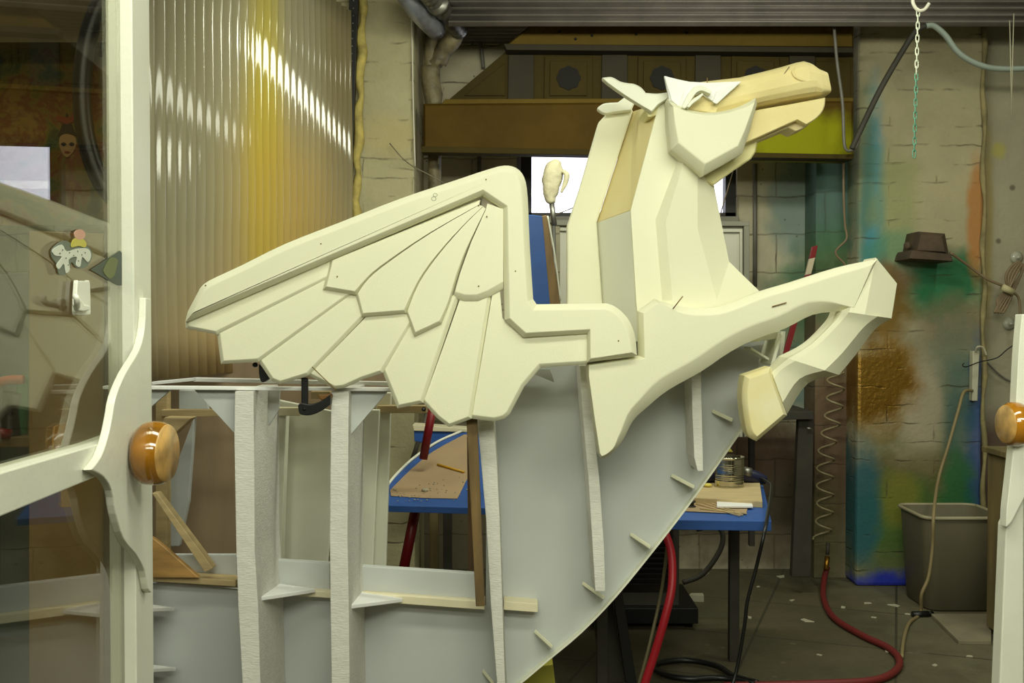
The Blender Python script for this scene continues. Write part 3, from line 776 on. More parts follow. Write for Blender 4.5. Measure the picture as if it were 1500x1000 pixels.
tube('carved_line', [P(1146,112,2.984), P(1156,98,2.988)], .0013, cordm, uj, n=1)
# brow pieces in white card
slab('brow_plate', [(973,111),(993,116),(1010,119.5),(1037,121),(1060,120),(1086,119),(1050,152),(1028,137),(1006,141),(1003,160),(981,148)], 2.955, .012, card, H, bevel=.001, label='white card brow plate')
slab('brow_plate', [(1086,119.5),(1050,152),(1044,149),(1050,133),(1060,128)], 2.945, .008, card, H, bevel=.001, label='white card brow plate')
slab('brow_plate', [(973,111),(982,118),(1003,133),(994,155),(984,147)], 2.947, .006, card, H, bevel=.001, label='white card brow plate')
def ribbon(name, pts, w, m, parent, th=.03):
    c = smoothpoly(pts, n=4, closed=False); up = []; dn = []
    for i, (x, y) in enumerate(c):
        a = c[max(0, i-1)]; b2 = c[min(len(c)-1, i+1)]; l = math.hypot(b2[0]-a[0], b2[1]-a[1]); nx, ny_ = -(b2[1]-a[1])/l, (b2[0]-a[0])/l
        f = w*(.5+.5*math.sin(math.pi*min(1, (i+1)/len(c)*1.0)))
        up.append((x+nx*f, y+ny_*f)); dn.append((x-nx*f, y-ny_*f))
    return up+dn[::-1]
slab('eyelid', ribbon('', [(1001,158),(1010,143),(1018,132),(1029,129),(1042,136)], 4.5, card, H), 2.925, .03, foamw, H, bevel=.002)
slab('eyelid', ribbon('', [(1008,157),(1014,149),(1024,142),(1030,137)], 2.6, card, H), 2.918, .03, foamw, H, bevel=.002)
# ears / forelock tufts
e1 = smoothpoly([(883,117),(889,113),(898,113.5),(908,119),(918,121.5),(929,123),(939,128),(946,136,'c'),(962,137),(980,135,'c'),(980,145,'c'),(966,153),(955,165,'c'),(938,155),(914,140)], n=3)
slab('ear', e1, 3.0, .03, foamw, H, inset=2, bdepth=.01, bevel=.003)
e2 = smoothpoly([(875,160),(880,154),(888,151),(905,150,'c'),(917,141,'c'),(930,150,'c'),(925,162,'c'),(900,165),(886,167)], n=3)
slab('ear', e2, 3.22, .026, foamw, H, inset=2, bdepth=.006, bevel=.003)
slab('poll_block', [(955,140),(982,136),(990,150),(975,165),(950,172),(945,160)], 3.03, .15, foamy, H)
cyl('pin', P(1036,125,2.96), P(1036,114,2.96), .0012, tooth, H)

# ================================================================ HULL FRAME
Y_H = 3.30
HF = thing('ribbed_hull_frame', 'white boat-shaped display frame with foam ribs under the winged horse', 'display frame', P(600,1000,Y_H))
curve = smoothpoly([(1144,485,'c'),(1140,520),(1124,560),(1098,604),(1070,645),(1030,702),(990,756),(950,807),(900,868),(850,920),(800,962),(753,1001),(690,1045),(620,1090)], n=3, closed=False)
slab('hull_panel', curve+[(205,1090),(205,852),(345,862),(400,868),(712,888),(712,540),(760,500),(860,480),(1000,480)], Y_H, .014, panelw, HF, bevel=0)
# bent edge strip along the curve (projects toward the viewer)
bm = bmesh.new(); st = []
for (x, y) in curve:
    a = P(x, y, Y_H); b2 = a.copy(); st.append((a, b2))
pr = []
for i, (a, b2) in enumerate(st):
    t_ = (st[min(i+1, len(st)-1)][0]-st[max(i-1, 0)][0]).normalized(); nn = Vector((t_.z, 0, -t_.x)).normalized()
    if nn.x < 0: nn = -nn
    pr.append([bm.verts.new(a+Vector((0, -.03, 0))), bm.verts.new(a+Vector((0, .02, 0))), bm.verts.new(a+nn*.006+Vector((0, .02, 0))), bm.verts.new(a+nn*.006+Vector((0, -.03, 0)))])
for a, b2 in zip(pr, pr[1:]):
    for k in range(4): bm.faces.new((a[k], a[(k+1) % 4], b2[(k+1) % 4], b2[k]))
bm.faces.new(pr[0]); bm.faces.new(pr[-1][::-1])
mk('edge_strip', bm, foamw, HF)
# ribs
def rib(front, Yf, m=eps):
    """front: quad strip of the near edge in px; board runs back to the panel"""
    bm = bmesh.new(); n = len(front)
    L_ = [(P(l, y, Yf), P(r, y, Yf)) for (l, r, y) in front]
    rows = []
    for a, b2 in L_:
        rows.append([bm.verts.new(a), bm.verts.new(b2), bm.verts.new((b2.x, Y_H-.001, b2.z)), bm.verts.new((a.x, Y_H-.001, a.z))])
    for a, b2 in zip(rows, rows[1:]):
        for k in range(4): bm.faces.new((a[k], a[(k+1) % 4], b2[(k+1) % 4], b2[k]))
    bm.faces.new(rows[0]); bm.faces.new(rows[-1][::-1])
    return mk('rib', bm, m, HF, bevel=.002)
YR = 3.0
rib([(344,371,573),(343,372,640),(346,373,808),(349,378,890),(360,384,1090)], YR-.02)
rib([(485,511,573),(483,509,789),(484,511,890),(487,513,1090)], YR-.02)
rib([(698,722,600),(705,728,680),(712,732,760),(719,736,886),(728,740,1000),(734,744,1060)], YR+.08)
rib([(849,860,535),(853,867,600),(862,878,700),(868,885,800),(872,887,866)], YR+.12)
rib([(1012,1026,520),(1014,1028,600),(1017,1030,670),(1022,1030,690)], YR+.16)
# ledge rails
def bar(name, x0, y0, x1, y1, h, Ya, Yb, m, parent=HF, label=None):
    return board(name, [P(x0, y0, Ya), P(x1, y1, Ya), P(x1, y1+h, Ya), P(x0, y0+h, Ya)], Yb-Ya, m, parent, d=(0,1,0), label=label)
bar('ledge', 218, 842, 345, 850, 9, 3.23, 3.30, pine, label='pine ledge')
bar('ledge', 395, 861, 500, 868, 9, 3.23, 3.30, cream)
bar('ledge', 530, 868, 710, 881, 12, 3.23, 3.30, cream)
bar('ledge', 738, 880, 788, 884, 13, 3.24, 3.30, cream)
bar('kick_board', 402, 820, 483, 825, 44, 3.26, 3.29, panelw)
bar('kick_board', 530, 829, 697, 840, 42, 3.26, 3.29, panelw)
bar('kick_board', 225, 812, 346, 812, 34, 3.30, 3.32, panelw)
# corner gussets on ledges
def gus(pts, Y, m=card, th=.012, name='gusset'): return board(name, [P(*p) for p in pts], th, m, HF, d=(0,0,-1))
gus([(381,874,3.02),(462,862,3.22),(402,853,3.27)], 0); gus([(511,886,3.02),(590,876,3.22),(530,864,3.27)], 0)
gus([(214,890,3.0),(256,889,3.26),(222,885,3.27)], 0); gus([(214,979,3.0),(258,977,3.26),(222,973,3.27)], 0)
# top rails
bar('top_rail', 150, 565, 720, 569, 5, 3.0, 3.04, card)
bar('top_rail', 222, 559, 283, 553, 5, 3.2, 3.23, card); bar('top_rail', 283, 553, 700, 562, 6, 3.3, 3.33, card)
# triangular gussets under the rail
for pts, Y in (([(283,569),(345,570),(345,636)], 3.03), ([(371,571),(410,571),(408,600),(374,655)], 3.16), ([(512,571),(570,571),(514,636)], 3.03), ([(222,571),(250,571),(222,595)], 3.03), ([(765,540),(806,540),(812,560)], 3.22)):
    slab('rail_gusset', pts, Y, .012, panelw, HF, bevel=.001)
# gusset fins along the curve
for (x0, y0, x1, y1) in ((1042,604,1072,618),(982,698,1016,716),(922,784,952,804),(852,856,884,878),(782,926,808,950),(706,984,722,1004)):
    a, b2 = P(x0, y0, Y_H-.012), P(x1, y1, Y_H-.09); c = P(x1-(x1-x0)*.1, y1, Y_H-.012)
    c = P(x1, y1, Y_H-.012)
    board('fin', [a, b2, c], .012, foam, HF, d=(.3,0,.9))
# cross piece inside prow
slab('prow_block', [(1080,503),(1108,492),(1144,484),(1140,496),(1108,500)], 3.15, .1, foamw, HF)
board('prow_fin', [P(1100,508,3.16), P(1133,528,3.16), P(1133,532,3.16), P(1100,512,3.16)], .1, foamw, HF, d=(0,1,0))
board('prow_edge', [P(1143,487,3.12), P(1146,492,3.12), P(1134,536,3.12), P(1129,534,3.12)], .16, foamw, HF, d=(0,1,0))
# far side of the frame
YB = 3.78
slab('far_board', [(378,596),(450,600),(445,822),(378,830)], YB, .012, panelw, HF)
slab('far_rib', [(406,585),(498,604),(480,824),(398,824)], YB-.1, .02, foamw, HF)
slab('far_rib', [(520,600),(556,600),(546,834),(520,834)], YB-.26, .03, foamw, HF)
slab('far_rib', [(552,575),(573,575),(565,832),(545,832)], YB-.2, .03, foamw, HF)
slab('far_rib', [(262,571),(300,571),(306,602),(262,602)], YB, .02, panelw, HF)
slab('far_rib', [(244,720),(285,608),(276,735),(262,800),(250,800)], YB, .03, panelw, HF)
slab('far_rib', [(404,600),(420,600),(412,824),(396,824)], YB-.2, .05, foamw, HF)
bar('far_rail', 236, 600, 345, 600, 10, YB-.22, YB-.18, pine, label='pale far rail'); bar('far_rail', 404, 597, 440, 597, 12, YB-.24, YB-.2, cream); bar('far_rail', 552, 594, 625, 594, 11, YB-.24, YB-.2, pine, label='pale far rail')
bar('far_rail', 455, 573, 484, 573, 11, YB-.24, YB-.2, pine, label='pale far rail')
bar('far_post', 228, 571, 245, 571, 260, YB-.2, YB-.16, pine, label='pine post')
# sticks and braces in frame
board('brace', [P(222,722,3.22), P(230,722,3.22), P(312,832,3.22), P(300,838,3.22)], .04, pine, HF, d=(0,1,0), label='diagonal pine brace')
slab('ply_triangle', [(222,786),(222,846),(292,846),(240,800)], 3.2, .02, mat('orange_ply', (192,148,84), .5, var=.3, vscale=5, stretch=(1,1,5)), HF, label='orange plywood triangle')
slab('ply_wedge', [(240,611),(281,612),(250,640),(238,640)], 3.3, .06, pine, HF, label='pine wedge block')
# plywood side boards (far)
t = thing('plywood_sheet', 'reddish brown plywood sheet standing behind the ribbed frame', 'board', P(340,900,4.02))
slab('panel', [(205,560),(222,553),(300,537),(330,530),(600,530),(640,560),(600,575),(528,580),(524,835),(205,835)], 4.02, .012, ply, t)
for (x, y) in ((467,770),(455,690)):
    slab('paper_tag', [(x-8,y-20),(x+5,y-22),(x+8,y+10),(x-4,y+14)], 4.01, .002, scrap, t, label='white paper tag')
# brown lath
o = board('wooden_lath', [P(683,612,2.985), P(699,612,2.985), P(710,888,2.985), P(697,888,2.985)], .02, brownw, d=(0,1,0))
tag(o, 'stained brown wooden lath standing beside the third foam rib under wing', 'stick')
o = board('wooden_lath', [P(684,640,3.34), P(699,640,3.34), P(697,840,3.34), P(686,840,3.34)], .03, mat('lath_dark', (94,66,36), .7, var=.3, stretch=(6,6,.8)), d=(0,1,0))
tag(o, 'darker brown lath just behind the stained lath left of third rib', 'stick')

# clamps
t = thing('bar_clamp', 'black bar clamp with curved jaw hanging below the feathers, left of second rib', 'clamp', P(455,605,2.99))
slab('bar', [(441,553),(451,553),(451,600),(441,600)], 2.96, .01, black, t)
slab('jaw', smoothpoly([(437,592),(443,590,'c'),(456,592),(472,586),(484,577,'c'),(484,592,'c'),(470,602),(455,608),(440,607),(437,600)], n=3), 2.945, .03, black, t)
slab('pad', [(465,578),(485,577),(485,584),(470,586)], 2.95, .03, mat('amber_pad', (110,72,20), .5), t)
lathe('rivet', [(.004,0),(.004,.004)], P(446,599,2.945), (0,-1,0), blackm, t)
t = thing('bar_clamp', 'black clamp tip peeking out left under the third feather tip', 'clamp', P(386,560,3.0))
slab('jaw', smoothpoly([(379,533,'c'),(398,552,'c'),(392,556),(385,560),(381,556),(379,545)], n=3), 2.99, .03, black, t)
lathe('knob', [(.004,0),(.007,.004),(.007,.014),(.003,.018)], P(375,534,2.99), (0,-1,0), black, t)
o = lathe('black_pin', [(.002,0),(.006,.003),(.006,.008),(.003,.012)], P(621,599,2.96), (0,-1,0), black); tag(o, 'small black knob tucked at the feather tip above the red pole', 'knob')

# ================================================================ BENCH AND THINGS BEHIND
zt_ = .71
bt = thing('workbench', 'trestle workbench with blue taped top right behind the frame edge', 'table', (.62, 4.0, 0))
fr = PZ(1130,763,zt_); 
xb0, xb1 = .05, fr.x
pts = [Vector((xb0, fr.y+.06, zt_)), fr, Vector((P(1118,700,4.5).x, 4.5, zt_)), Vector((xb0, 4.55, zt_))]
board('bench_top', pts, .035, blue, bt, d=(0,0,-1), label='bench top masked in blue tape')
k1 = [PZ(985,748,zt_+.002), PZ(1093,753,zt_+.002), PZ(1097,738,zt_+.002), PZ(985,712,zt_+.002)]
board('kraft_cover', k1, .002, kraft, bt, d=(0,0,1))
for (x0, y0, w) in ((.32, 3.95, .04), (.9, 4.35, .04), (.1, 4.4, .04)):
    box('leg', x0, x0+w, y0, y0+w, 0, zt_-.035, greydk, bt)
# tin can on a pale wood block
o = board('wood_block', [PZ(985,727,.735), PZ(1117,734,.735), PZ(1113,706,.735), PZ(1000,700,.735)], .025, mat('pale_block', (208,186,140), .6, var=.1, vscale=8, stretch=(1,6,1)), d=(0,0,-1))
tag(o, 'pale wooden block under the open tin can on the bench', 'board')
cc = PZ(1068,712,.735); r = 22/F*cc.y; hh = (712-668)/F*cc.y
prof = [(r*.96,0),(r,.003)]
for i in range(40):
    z = .006+(hh-.012)*i/39; t01 = i/39
    rb_ = .0012*math.cos(i*2.4) if (.18 < t01 < .42 or .6 < t01 < .82) else 0
    prof.append((r*.985+rb_, z))
prof += [(r*1.01,hh-.004),(r*1.01,hh),(r*.95,hh),(r*.94,hh-.03),(.001,hh-.03)]
t = thing('tin_can', 'ribbed open tin can with olive paint drips on wooden block', 'can', cc)
lathe('can_body', prof, cc, (0,0,1), tin, t, seg=40)
lathe('paint_fill', [(r*.93,hh-.028),(r*.93,hh-.02),(.001,hh-.02)], cc, (0,0,1), orangepaint, t)
c_ = cc+Vector((-.09,-.02,.0)); bm = bmesh.new(); sphere(bm, c_+Vector((0,0,.008)), .014, (1.2,1,.6)); sphere(bm, c_+Vector((-.02,.006,.008)), .01, (1.4,1,.6))
o = mk('foam_blob', bm, mat('yellow_blob', (226,210,100), .5), smooth=True); tag(o, 'small yellow lump of hardened foam beside tin can', 'lump')
o = board('card_scrap', [PZ(1050,744,.717), PZ(1103,744,.717), PZ(1100,733,.717), PZ(1050,732,.717)], .008, card, d=(0,0,1)); tag(o, 'small white foam card lying on the sticks in front of wood block', 'card')
for k, (x0, y0, x1, y1) in enumerate(((1012,731,1088,754),(1020,738,1084,755),(1015,728,1075,748),(1025,745,1094,752))):
    o = cyl('wood_stick', PZ(x0,y0,.716), PZ(x1,y1,.716), .003, pine); tag(o, 'thin pale wooden stick in the loose bundle in front of the wood block', 'stick', 'thin sticks on the blue bench')
o = lathe('dark_spool', [(.018,0),(.018,.006),(.012,.008),(.012,.018),(.018,.02),(.018,.026)], PZ(1012,743,.712), (0,0,1), greydk); tag(o, 'small dark round cap at hull edge on the bench', 'cap')
slabc = board('yellow_scrap', [P(1060,662,4.3), P(1074,662,4.3), P(1066,651,4.3)], .02, ygreen, d=(0,1,0)); tag(slabc, 'yellow green foam tip poking up behind the tin can', 'scrap')
# heat gun handle and cable
t = thing('power_tool', 'dark blue power tool lying behind the tin can with cable', 'tool', P(1095,700,4.4))
tube('body', [P(1020,698,4.42), P(1060,692,4.42), P(1100,697,4.42), P(1122,703,4.42)], [.035,.035,.03,.018], mat('navy_plastic', (24,28,60), .4), t)
tube('nozzle', [P(1090,690,4.4), P(1100,692,4.4)], .02, steel, t, n=1)
o = tube('power_cable', [P(1112,699,4.42), P(1126,707,4.3), P(1130,716,4.1), P(1122,768,3.62), P(1108,830,3.6), P(1095,880,3.6), P(1090,920,3.6), P(1078,985,3.6), P(1060,1040,3.55)], .0065, black, seg=8)
tag(o, 'thick black power cable hanging over the corner of blue bench', 'cable')

# masked curved panel lying behind left
mp = thing('papered_board', 'curved brown papered panel edged in blue tape seen through the frame opening', 'panel', P(620,741,4.1))
def ZP(x, y):   # sloping plane of the panel
    return P(x, y, (CZ-.71+4.0*.214)/((y-470)/F+.214))
oc = smoothpoly([(566,740,'c'),(720,744,'c'),(700,632,'c'),(676,634),(640,650),(605,674),(580,698),(567,714,'c')], n=3)
board('panel_top', [ZP(x, y) for x, y in oc], .025, blue, mp, d=(0,0,-1), label='blue taped panel board')
kc = smoothpoly([(571,719,'c'),(600,690),(634,662),(680,637,'c'),(700,637,'c'),(700,680,'c'),(684,703,'c'),(670,731,'c'),(621,730,'c'),(573,727,'c')], n=3)
board('paper', [ZP(x, y)+Vector((0,0,.0015)) for x, y in kc], .0015, kraft, mp, d=(0,0,1))
ec = [(567,712),(580,696),(605,672),(640,648),(676,632)]
tube('white_edge', [ZP(x, y)+Vector((0,0,.002)) for x, y in ec], .006, foamw, mp)
o = tube('pencil', [ZP(641,683)+Vector((0,0,.008)), ZP(680,694)+Vector((0,0,.008))], .0055, pencilm, n=1, seg=6); tag(o, 'yellow pencil lying on brown papered panel', 'pencil')
bm = bmesh.new()
for i in range(60):
    u, v = random.random(), random.random()
    x = 575+u*115; y = 737-v*(20+u*20); sphere(bm, ZP(x, y)+Vector((0,0,.005)), random.choice((.002,.003,.004)), (1,1,.6), sub=1)
sphere(bm, ZP(623,720)+Vector((0,0,.006)), .012, (1.2,1,.6))
o = mk('foam_crumbs', bm, scrap); tag(o, 'white foam crumbs scattered over the papered panel', 'crumbs', kind='stuff')
t = thing('masked_trough', 'blue taped block behind the papered panel', 'block', P(640,650,5.0))
slab('block', [(606,628),(660,632),(690,634),(690,650),(640,652),(607,646)], 5.0, .1, blue, t)
slab('cap', [(604,622),(690,628),(690,633),(606,631)], 4.99, .12, cream, t)
t = thing('jack_pole', 'dark red steel pole seen through the left opening of frame', 'pole', PZ(590,900,0))
p_a, p_b = P(634,596,4.0), P(588,840,4.0)
cyl('upper_tube', P(635,590,4.35), P(620,672,4.35), .018, red, t); cyl('lower_tube', P(611,735,4.35), P(588,850,4.35), .022, red, t)
o = cyl('black_pipe', P(598,690,5.3), P(636,580,5.3), .012, greyp); tag(o, 'grey pipe leaning in the dark behind red pole', 'pipe')
for x in (628, 648):
    o = box('upright_post', P(x,0,5.6).x, P(x+13,0,5.6).x, 5.6, 5.64, 0, .72, greydk if x > 630 else cabm)
    tag(o, 'grey wooden post' if x > 630 else 'brown wooden post', 'post'); o['label'] = ('dark grey upright post under the papered panel, right of brown post' if x > 630 else 'brown upright post under the papered panel, left of grey post')

# blue taped plank and cream board between wing and neck
t = thing('taped_plank', 'tapered wooden plank with blue tape leaning between wing and neck', 'plank', P(800,450,3.6))
slab('wood_edge', [(793,316),(801,315),(822,450),(810,500),(800,500)], 3.6, .03, mat('plank_wood', (164,130,80), .6, var=.35, vscale=5, stretch=(5,5,.8)), t)
slab('blue_tape', [(774,314),(794,316),(806,450),(806,500),(774,500)], 3.59, .03, blue, t)
tube('white_edge', [P(802,316,3.6), P(812,370,3.6), P(821,440,3.6)], .003, white, t)
o = slab('framed_board', [(815,318),(1098,325),(1098,620),(815,620)], 5.3, .04, mat('grey_white_board', (190,188,172), .6), None, inset=0)
o['label'] = 'x'; COL.objects.unlink(o); bpy.data.objects.remove(o)
t = thing('framed_board', 'grey framed white board leaning behind the horse neck below window', 'board', P(950,640,5.4))
wbm = mat('grey_white_board', (186,184,168), .6)
slab('panel', [(820,330),(1090,330),(1090,640),(820,640)], 5.42, .02, wbm, t)
slab('frame_top', [(815,322),(1098,324),(1098,331),(815,330)], 5.38, .05, greyf, t); slab('frame_side', [(1090,331),(1098,331),(1098,640),(1090,640)], 5.38, .05, greyf, t)
slab('inner_moulding', [(820,333),(1088,335),(1088,640),(1084,640),(1084,340),(820,338)], 5.40, .02, wbm, t)

# wrapped mop / hammer head on a stick
t = thing('wrapped_club', 'cream tape-wrapped head on a metal rod standing before the window', 'club', P(812,460,4.6))
bm = bmesh.new(); addtube(bm, catmull([P(808,298,4.6), P(806,288,4.6), P(808,268,4.6), P(811,252,4.6), P(815,242,4.6), P(820,236,4.6)], 4), [.013,.017,.021,.024,.028,.033,.036,.039,.042,.044,.045,.046,.045,.044,.042,.038,.033,.028,.022,.015,.006], 16)
for v in bm.verts: v.co += Vector((noise.noise(v.co*35)*.006, noise.noise(v.co*35+Vector((5,5,5)))*.006, noise.noise(v.co*40)*.004))
mk('wrapped_head', bm, clothm, t, smooth=True)
tube('side_flap', [P(824,250,4.57), P(830,256,4.57), P(828,268,4.57), P(822,282,4.57)], [.008,.013,.012,.005], clothm, t)
cyl('rod', P(808,296,4.6), P(812,330,4.6), .012, steel, t); cyl('rod', P(811,325,4.6), Vector((P(820,560,4.6).x, 4.6, .003)), .009, steel, t)
o = tube('thin_wire', [P(812,315,5.8), P(830,308,5.8), P(850,300,5.8)], .003, cordm); tag(o, 'thin dark wire crossing the bright window behind the rod', 'wire')
o = cyl('thin_wire', P(1078,236,5.7), P(1052,325,5.7), .003, cordm); tag(o, 'thin dark wire slanting across the window right of the neck', 'wire')

# red spirit level
t = thing('red_level', 'red and white painted stick leaning against sprayed wall behind foreleg', 'stick', P(1150,540,5.6))
def lv(a, b2, m, nm): 
    A_, B_ = P(a[0], a[1], 5.6), P(b2[0], b2[1], 5.6); w = Vector((.016,0,.004)); board(nm, [A_-w, A_+w, B_+w, B_-w], .02, m, t, d=(0,1,0))
lv((1194,360), (1190,378), red, 'red_tip'); lv((1190,378), (1184,402), mat('worn_cream', (190,178,150), .6), 'worn_middle'); lv((1184,402), (1148,530), red, 'red_shaft')

# steel table frame by wall
t = thing('steel_stand', 'dark grey steel stand against the wall behind the hoof', 'stand', (P(1150,0,5.5).x, 5.5, 0))
slab('top', [(1085,604),(1192,602),(1192,614),(1085,616)], 5.35, .4, greydk, t)
slab('leg', [(1170,614),(1192,614),(1188,845),(1160,845)], 5.4, .05, greydk, t); slab('leg', [(1098,616),(1106,616),(1106,800),(1098,800)], 5.72, .04, greydk, t)
cyl('bolt', P(1182,627,5.38), P(1189,628,5.38), .006, steel, t)

# coiled wire down the pier
q = []
nturn = 9.5
for i in range(190):
    f = i/189; y = 545+f*245; a = f*nturn*2*math.pi
    c = P(1224-22*f+3*math.sin(f*9), y, 5.68); q.append(c+Vector((.045*math.cos(a), .035*math.sin(a), 0)))
o = tube('coiled_wire', [P(1235,190,5.6), P(1236,290,5.62), P(1238,330,5.64), P(1240,350,5.64), P(1224,370,5.66), P(1240,392,5.66), P(1240,430,5.66), P(1230,500,5.66)]+[], .006, cordm); tag(o, 'kinked brown air line hanging beside the sprayed pier', 'hose')
bm = bmesh.new(); addtube(bm, q, .0058, 6); o = mk('coiled_hose', bm, mat('coil_wire', (140,128,96), .4), smooth=True); tag(o, 'springy coiled air hose hanging down the narrow pier', 'hose')
t = thing('red_air_hose', 'dull red air hose snaking across the floor from brass fitting', 'hose', PZ(1210,860,0))
tube('hose_line', [P(1212,830,5.6), P(1207,850,5.55), PZ(1207,878,.015), PZ(1222,905,.015), PZ(1262,930,.015), PZ(1300,948,.015), PZ(1317,965,.015), PZ(1312,982,.015), PZ(1280,996,.015), PZ(1200,1001,.015), PZ(1060,1004,.015)], .015, redd, t)
cyl('brass_fitting', P(1210,834,5.55), P(1212,815,5.58), .014, mat('brass', (150,110,40), .35, metal=.9), t); cyl('pipe_tail', P(1212,812,5.6), P(1213,795,5.62), .01, greydk, t)
o = tube('bent_rod', [P(1222,40,5.3), P(1226,90,5.3), P(1234,150,5.3), P(1236,200,5.3), P(1238,216,5.3), P(1244,221,5.3), P(1253,216,5.3), P(1259,203,5.3)], .008, greyp); tag(o, 'long grey hooked wire hanging in front of cornice right end', 'hook')
t = thing('air_hose', 'grey hose draped from ceiling hook down to the hooked wire', 'hose', P(1355,40,5.2))
tube('dark_section', [P(1248,218,5.2), P(1257,198,5.2), P(1290,130,5.2), P(1325,70,5.2), P(1342,45,5.2), P(1356,38,5.2)], .014, greydk, t)
tube('pale_section', [P(1356,38,5.2), P(1368,38,5.2), P(1385,52,5.2), P(1405,78,5.2), P(1435,95,5.2), P(1470,101,5.2), P(1530,99,5.2)], .014, mat('grey_green_hose', (140,150,140), .5), t)
# hook and chain
o = tube('ceiling_hook', [P(1338,-30,4.2), P(1337,-5,4.2), P(1338,6,4.2), P(1345,15,4.2), P(1354,14,4.2), P(1361,5,4.2)], .007, mat('pale_hook', (190,186,170), .4)); tag(o, 'pale steel hook at top holding the plastic chain', 'hook')
t = thing('chain', 'green and white link chain hanging from the pale hook', 'chain', P(1341,120,4.2))
z0 = P(1345,14,4.2); z1 = P(1339,230,4.2); nl = 23
for i in range(nl):
    c = z0.lerp(z1, (i+.5)/nl); h = (z0.z-z1.z)/nl*.66; w = .0062
    ring = []
    for k in range(14):
        a = 2*math.pi*k/14; u = math.cos(a)*w; v = math.copysign(abs(math.sin(a))**.6, math.sin(a))*h
        ring.append(c+(Vector((u, 0, v)) if i % 2 == 0 else Vector((u*.5, u*.86, v))))
    bm = bmesh.new(); ring += [ring[0], ring[1]]; addtube(bm, ring, .0022, 6); mk('link', bm, teal if i > 9 else paleg, t, smooth=True)
for x, (ya, yb) in ((1478,(30,170)),(1484,(20,175))):
    o = cyl('string', P(x+1,ya,5.0), P(x+(4 if x<1480 else -3),yb,5.0), .0022, mat('string_%d' % x, (170,165,140), .7)); tag(o, 'pale string hanging at upper right, '+('left' if x < 1480 else 'right')+' strand of the pair', 'string')

# work light on wall
t = thing('work_light', 'brown dusty floodlight housing mounted on the sprayed brick pier', 'lamp', P(1362,380,5.45))
slab('housing', [(1345,339),(1384,342),(1390,374),(1338,371)], 5.4, .2, dirty, t, inset=5, bdepth=.04)
slab('rim', [(1333,371),(1336,366),(1393,372),(1396,383),(1331,379)], 5.38, .22, dirty, t, inset=1)
lathe('side_knob', [(.012,0),(.02,.004),(.02,.02),(.012,.025)], P(1332,360,5.45), (-1,-.4,0), dirty, t)
o = tube('light_cord', [P(1392,370,5.45), P(1420,390,5.5), P(1445,408,5.5), P(1468,418,5.5)], .007, cordm); tag(o, 'brown cord running from the floodlight to bundled cable', 'cord')
t = thing('bundled_cable', 'brown cable bundle tied with tape hanging on right wall', 'cable', P(1475,440,5.5))
for k in range(4):
    dx = (k-1.5)*4.5
    tube('loop', [P(1478,424,5.5-.012*k), P(1480+dx,405,5.5-.012*k), P(1490+dx,388,5.5), P(1497+dx*.3,385+k*2,5.5), P(1496,400,5.5), P(1483-dx*.4,424,5.5), P(1470-dx,445,5.5), P(1462-dx*.8,458,5.5), P(1464+dx*.5,440,5.5), P(1476,424,5.5)], .0065, cordm, t)
tube('tie', [P(1468,420,5.46), P(1484,428,5.46)], .018, mat('masking_tie', (180,170,130), .7), t, n=1)
tube('tail', [P(1478,426,5.5), P(1492,436,5.5), P(1495,470,5.5)], .0065, cordm, t)
for y in (377, 474):
    o = lathe('suction_cup', [(.032,0),(.034,.003),(.02,.008),(.008,.02),(.008,.03)], P(1489 if y < 400 else 1478,y,5.655), (0,-1,0), mat('clear_cup_%d' % y, (170,168,152), .3, coat=.5)); tag(o, 'round clear wall cup %s the bundled cable' % ('above' if y < 400 else 'below'), 'hook')
t = thing('wall_channel', 'off white plastic trunking box on the pier edge right of sprayed brick', 'box', P(1431,585,5.55))
slab('trunking', [(1425,514),(1435,514),(1432,587),(1424,587)], 5.55, .04, mat('trunk_cream', (186,182,160), .6), t)
tube('curled_wire', [P(1429,515,5.54), P(1432,508,5.52), P(1440,509,5.52), P(1445,520,5.52)], .005, mat('cream_wire', (176,170,146), .6), t)
o = tube('thin_black_wire', [P(1412,532,5.5), P(1410,535,5.48), P(1416,537,5.48), P(1435,530,5.5), P(1460,524,5.5), P(1475,512,5.5), P(1490,502,5.5)], .003, black); tag(o, 'thin black wire running right past the white trunking', 'wire')
o = tube('thin_wire', [P(1437,520,5.6), P(1450,535,5.62), P(1470,553,5.63), P(1490,562,5.63)], .005, greyp); tag(o, 'grey wire curving down right wall below the trunking', 'wire')
o = tube('extension_cord', [P(1424,572,5.55), P(1412,574,5.5), P(1404,600,5.45), P(1390,650,5.4), P(1375,700,5.35), P(1368,750,5.0), P(1366,800,5.0), P(1360,845,5.0), P(1350,870,5.0), PZ(1348,898,.012), PZ(1332,912,.012), PZ(1324,935,.012), PZ(1321,962,.012)], .008, mat('tan_cord', (136,120,84), .6)); tag(o, 'long tan extension cord hanging from pier in front of bin', 'cord')
t = thing('cord_plug', 'black plug end lying on floor beside the bin', 'plug', PZ(1352,900,0))
c_ = PZ(1352,900,.012); tube('plug_body', [c_+Vector((-.05,0,0)), c_+Vector((.03,.01,0))], .016, black, t, n=1); tube('prong_cap', [c_+Vector((.03,.01,0)), c_+Vector((.055,.03,0))], .011, black, t, n=1)

